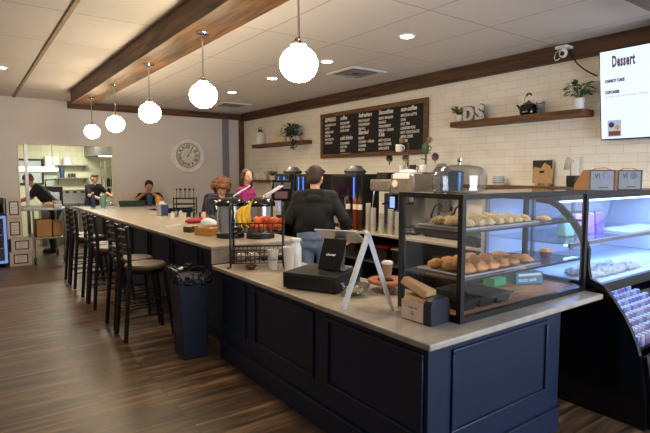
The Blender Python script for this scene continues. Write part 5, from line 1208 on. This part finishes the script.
def hair_curly(m):
    def f(c):
        s = c['s']; b = MB(); hp = c['hp']; rr = random.Random(5)
        b.ell(hp(0, -.020, .014), (.062*s, .062*s, .056*s), 20, 14, c['R'])
        for k in range(190):
            a = rr.uniform(0, 2*PI); z = rr.uniform(-.075, .06); r = .070*math.sqrt(max(.1, 1-(z/.078)**2))+.006
            x, y = r*math.cos(a), r*math.sin(a)*.95-.018
            if y > .018 and z < .034: continue
            b.ell(hp(x*1.02, y, z*.88), rr.uniform(.009, .017)*s, 8, 6)
        b.build('hair', m, c['root'], remesh=.007)
    return f
person('person with curly auburn hair in a black top looking down behind the bar', (3.09, 6.88, 0), math.radians(160), 1.74,
       dict(head=(0,.07,.895), neck=(0,.03,.815), chest=(0,.02,.72), look=(-.1,1,-1.1), elL=(-.15,.06,.66), elR=(.15,.06,.66), wrL=(-.06,.15,.65), wrR=(.15,.15,.65)),
       [('black_top', M_dark, tee, .009), ('trousers', M_pants, jeans, .01), ('shoes', M_shoe, shoes, .008)], hair_curly(M_haira))
def hair_bun(m):
    def f(c):
        s = c['s']; b = MB(); hp = c['hp']
        b.ell(hp(0, -.010, .016), (.052*s, .056*s, .056*s), 20, 14, c['R']); b.ell(hp(0, -.055, .02), (.03*s, .03*s, .03*s), 14, 10, c['R']); b.ell(hp(0, .02, .045), (.04*s, .03*s, .02*s), 12, 8, c['R'])
        b.build('hair', m, c['root'], remesh=.007)
    return f
person('person with tied dark hair drinking at the far leg of the bar', (3.36, 11.35, 0), math.radians(165), 1.78,
       dict(look=(0,1,-.2), hipL=(-.055,0,.41), hipR=(.055,0,.41), kneeL=(-.06,.08,.24), kneeR=(.06,.08,.24), waist=(0,0,.51), chest=(0,0,.63), neck=(0,.01,.73), elL=(-.15,.10,.665), elR=(.15,.10,.665), wrL=(-.03,.15,.745), wrR=(.09,.15,.72), shL=(-.105,.02,.71), shR=(.105,.02,.71), head=(0,.025,.835)),
       [('black_top', M_dark, tee, .009), ('trousers', M_pants, jeans, .01), ('shoes', M_shoe, shoes, .008)], hair_bun(M_hairb), skin=M_skin2)
def cap_hair(m, capm):
    def f(c):
        s = c['s']; hp = c['hp']
        MB().ell(hp(0, -.012, .006), (.050*s, .054*s, .052*s), 18, 12, c['R']).build('hair', m, c['root'], remesh=.008)
        MB().ell(hp(0, -.008, .032), (.054*s, .060*s, .040*s), 18, 12, c['R']).build('cap', capm, c['root'], remesh=.008)
    return f
person('kitchen worker in a dark short sleeved shirt reaching over the prep table', (2.74, 14.35, 0), math.radians(212), 1.80,
       dict(look=(.0,1,-.25), chest=(0,.03,.72), neck=(0,.05,.81), head=(0,.07,.91), elL=(-.16,.13,.68), elR=(.13,.10,.66), wrL=(-.23,.24,.60), wrR=(.02,.24,.60), shL=(-.105,.05,.79), shR=(.105,.04,.79)),
       [('shirt', M_dark, tee, .010), ('trousers', M_pants, jeans, .01), ('shoes', M_shoe, shoes, .008)], hair_short(M_hair, 0))
def apron_strap(b, c):
    J = c['J']; s = c['s']
    for x in (-.06, .0): pass
    b.tube([J['neck']+Vector((.05*s, .03*s, .0)), J['chest']+Vector((.03*s, -.105*s, .02*s)), J['waist']+Vector((.02*s, -.10*s, 0)), J['waist']+Vector((.02*s, -.085*s, -.06*s))], .012, 8)
person('cook in a black shirt bending over behind the steel cart', (1.54, 12.5, 0), math.radians(80), 1.86,
       dict(hipL=(-.055,-.05,.50), hipR=(.055,-.05,.50), waist=(0,-.01,.60), chest=(0,.08,.70), neck=(0,.16,.80), head=(0,.22,.875), shL=(-.105,.13,.79), shR=(.105,.13,.79), elL=(-.13,.22,.66), elR=(.13,.20,.66), wrL=(-.10,.33,.62), wrR=(.10,.33,.62), look=(0,1,-.5)),
       [('shirt', M_dark, tee, .010), ('trousers', M_pants, jeans, .01), ('shoes', M_shoe, shoes, .008), ('apron_strap', M_cream, apron_strap, .008)], cap_hair(mat('hair_light_brown', (120, 76, 48), .7), mat('brown_cap', (110, 70, 46), .8)), skin=M_skin2)
# ------------------------------------------------------------------ fill light at the added window, world, camera
light_area('window_fill', (3.4, YN-.3, 1.7), (math.radians(90), 0, 0), 3.2, 2.1, 150, (.72, .83, 1))  # fill lamp added behind the camera, kept right to spare the left-facing sides
w = bpy.data.worlds.new('World'); bpy.context.scene.world = w; w.use_nodes = True
w.node_tree.nodes['Background'].inputs[0].default_value = (.45, .55, .75, 1); w.node_tree.nodes['Background'].inputs[1].default_value = .12
cam = bpy.data.cameras.new('camera'); co = bpy.data.objects.new('camera', cam); C.objects.link(co)
cam.sensor_width = 36; cam.lens = 496/650*36; cam.clip_start = .05; cam.clip_end = 100
co.location = (0, 0, 1.75); co.rotation_euler = (math.radians(90-4.9), 0, math.radians(-36.0))
sc_ = bpy.context.scene; sc_.camera = co
sc_.view_settings.view_transform = 'Standard'; sc_.view_settings.look = 'None'; sc_.view_settings.gamma = 1; sc_.view_settings.use_curve_mapping = False
sc_.view_settings.exposure = 1.0
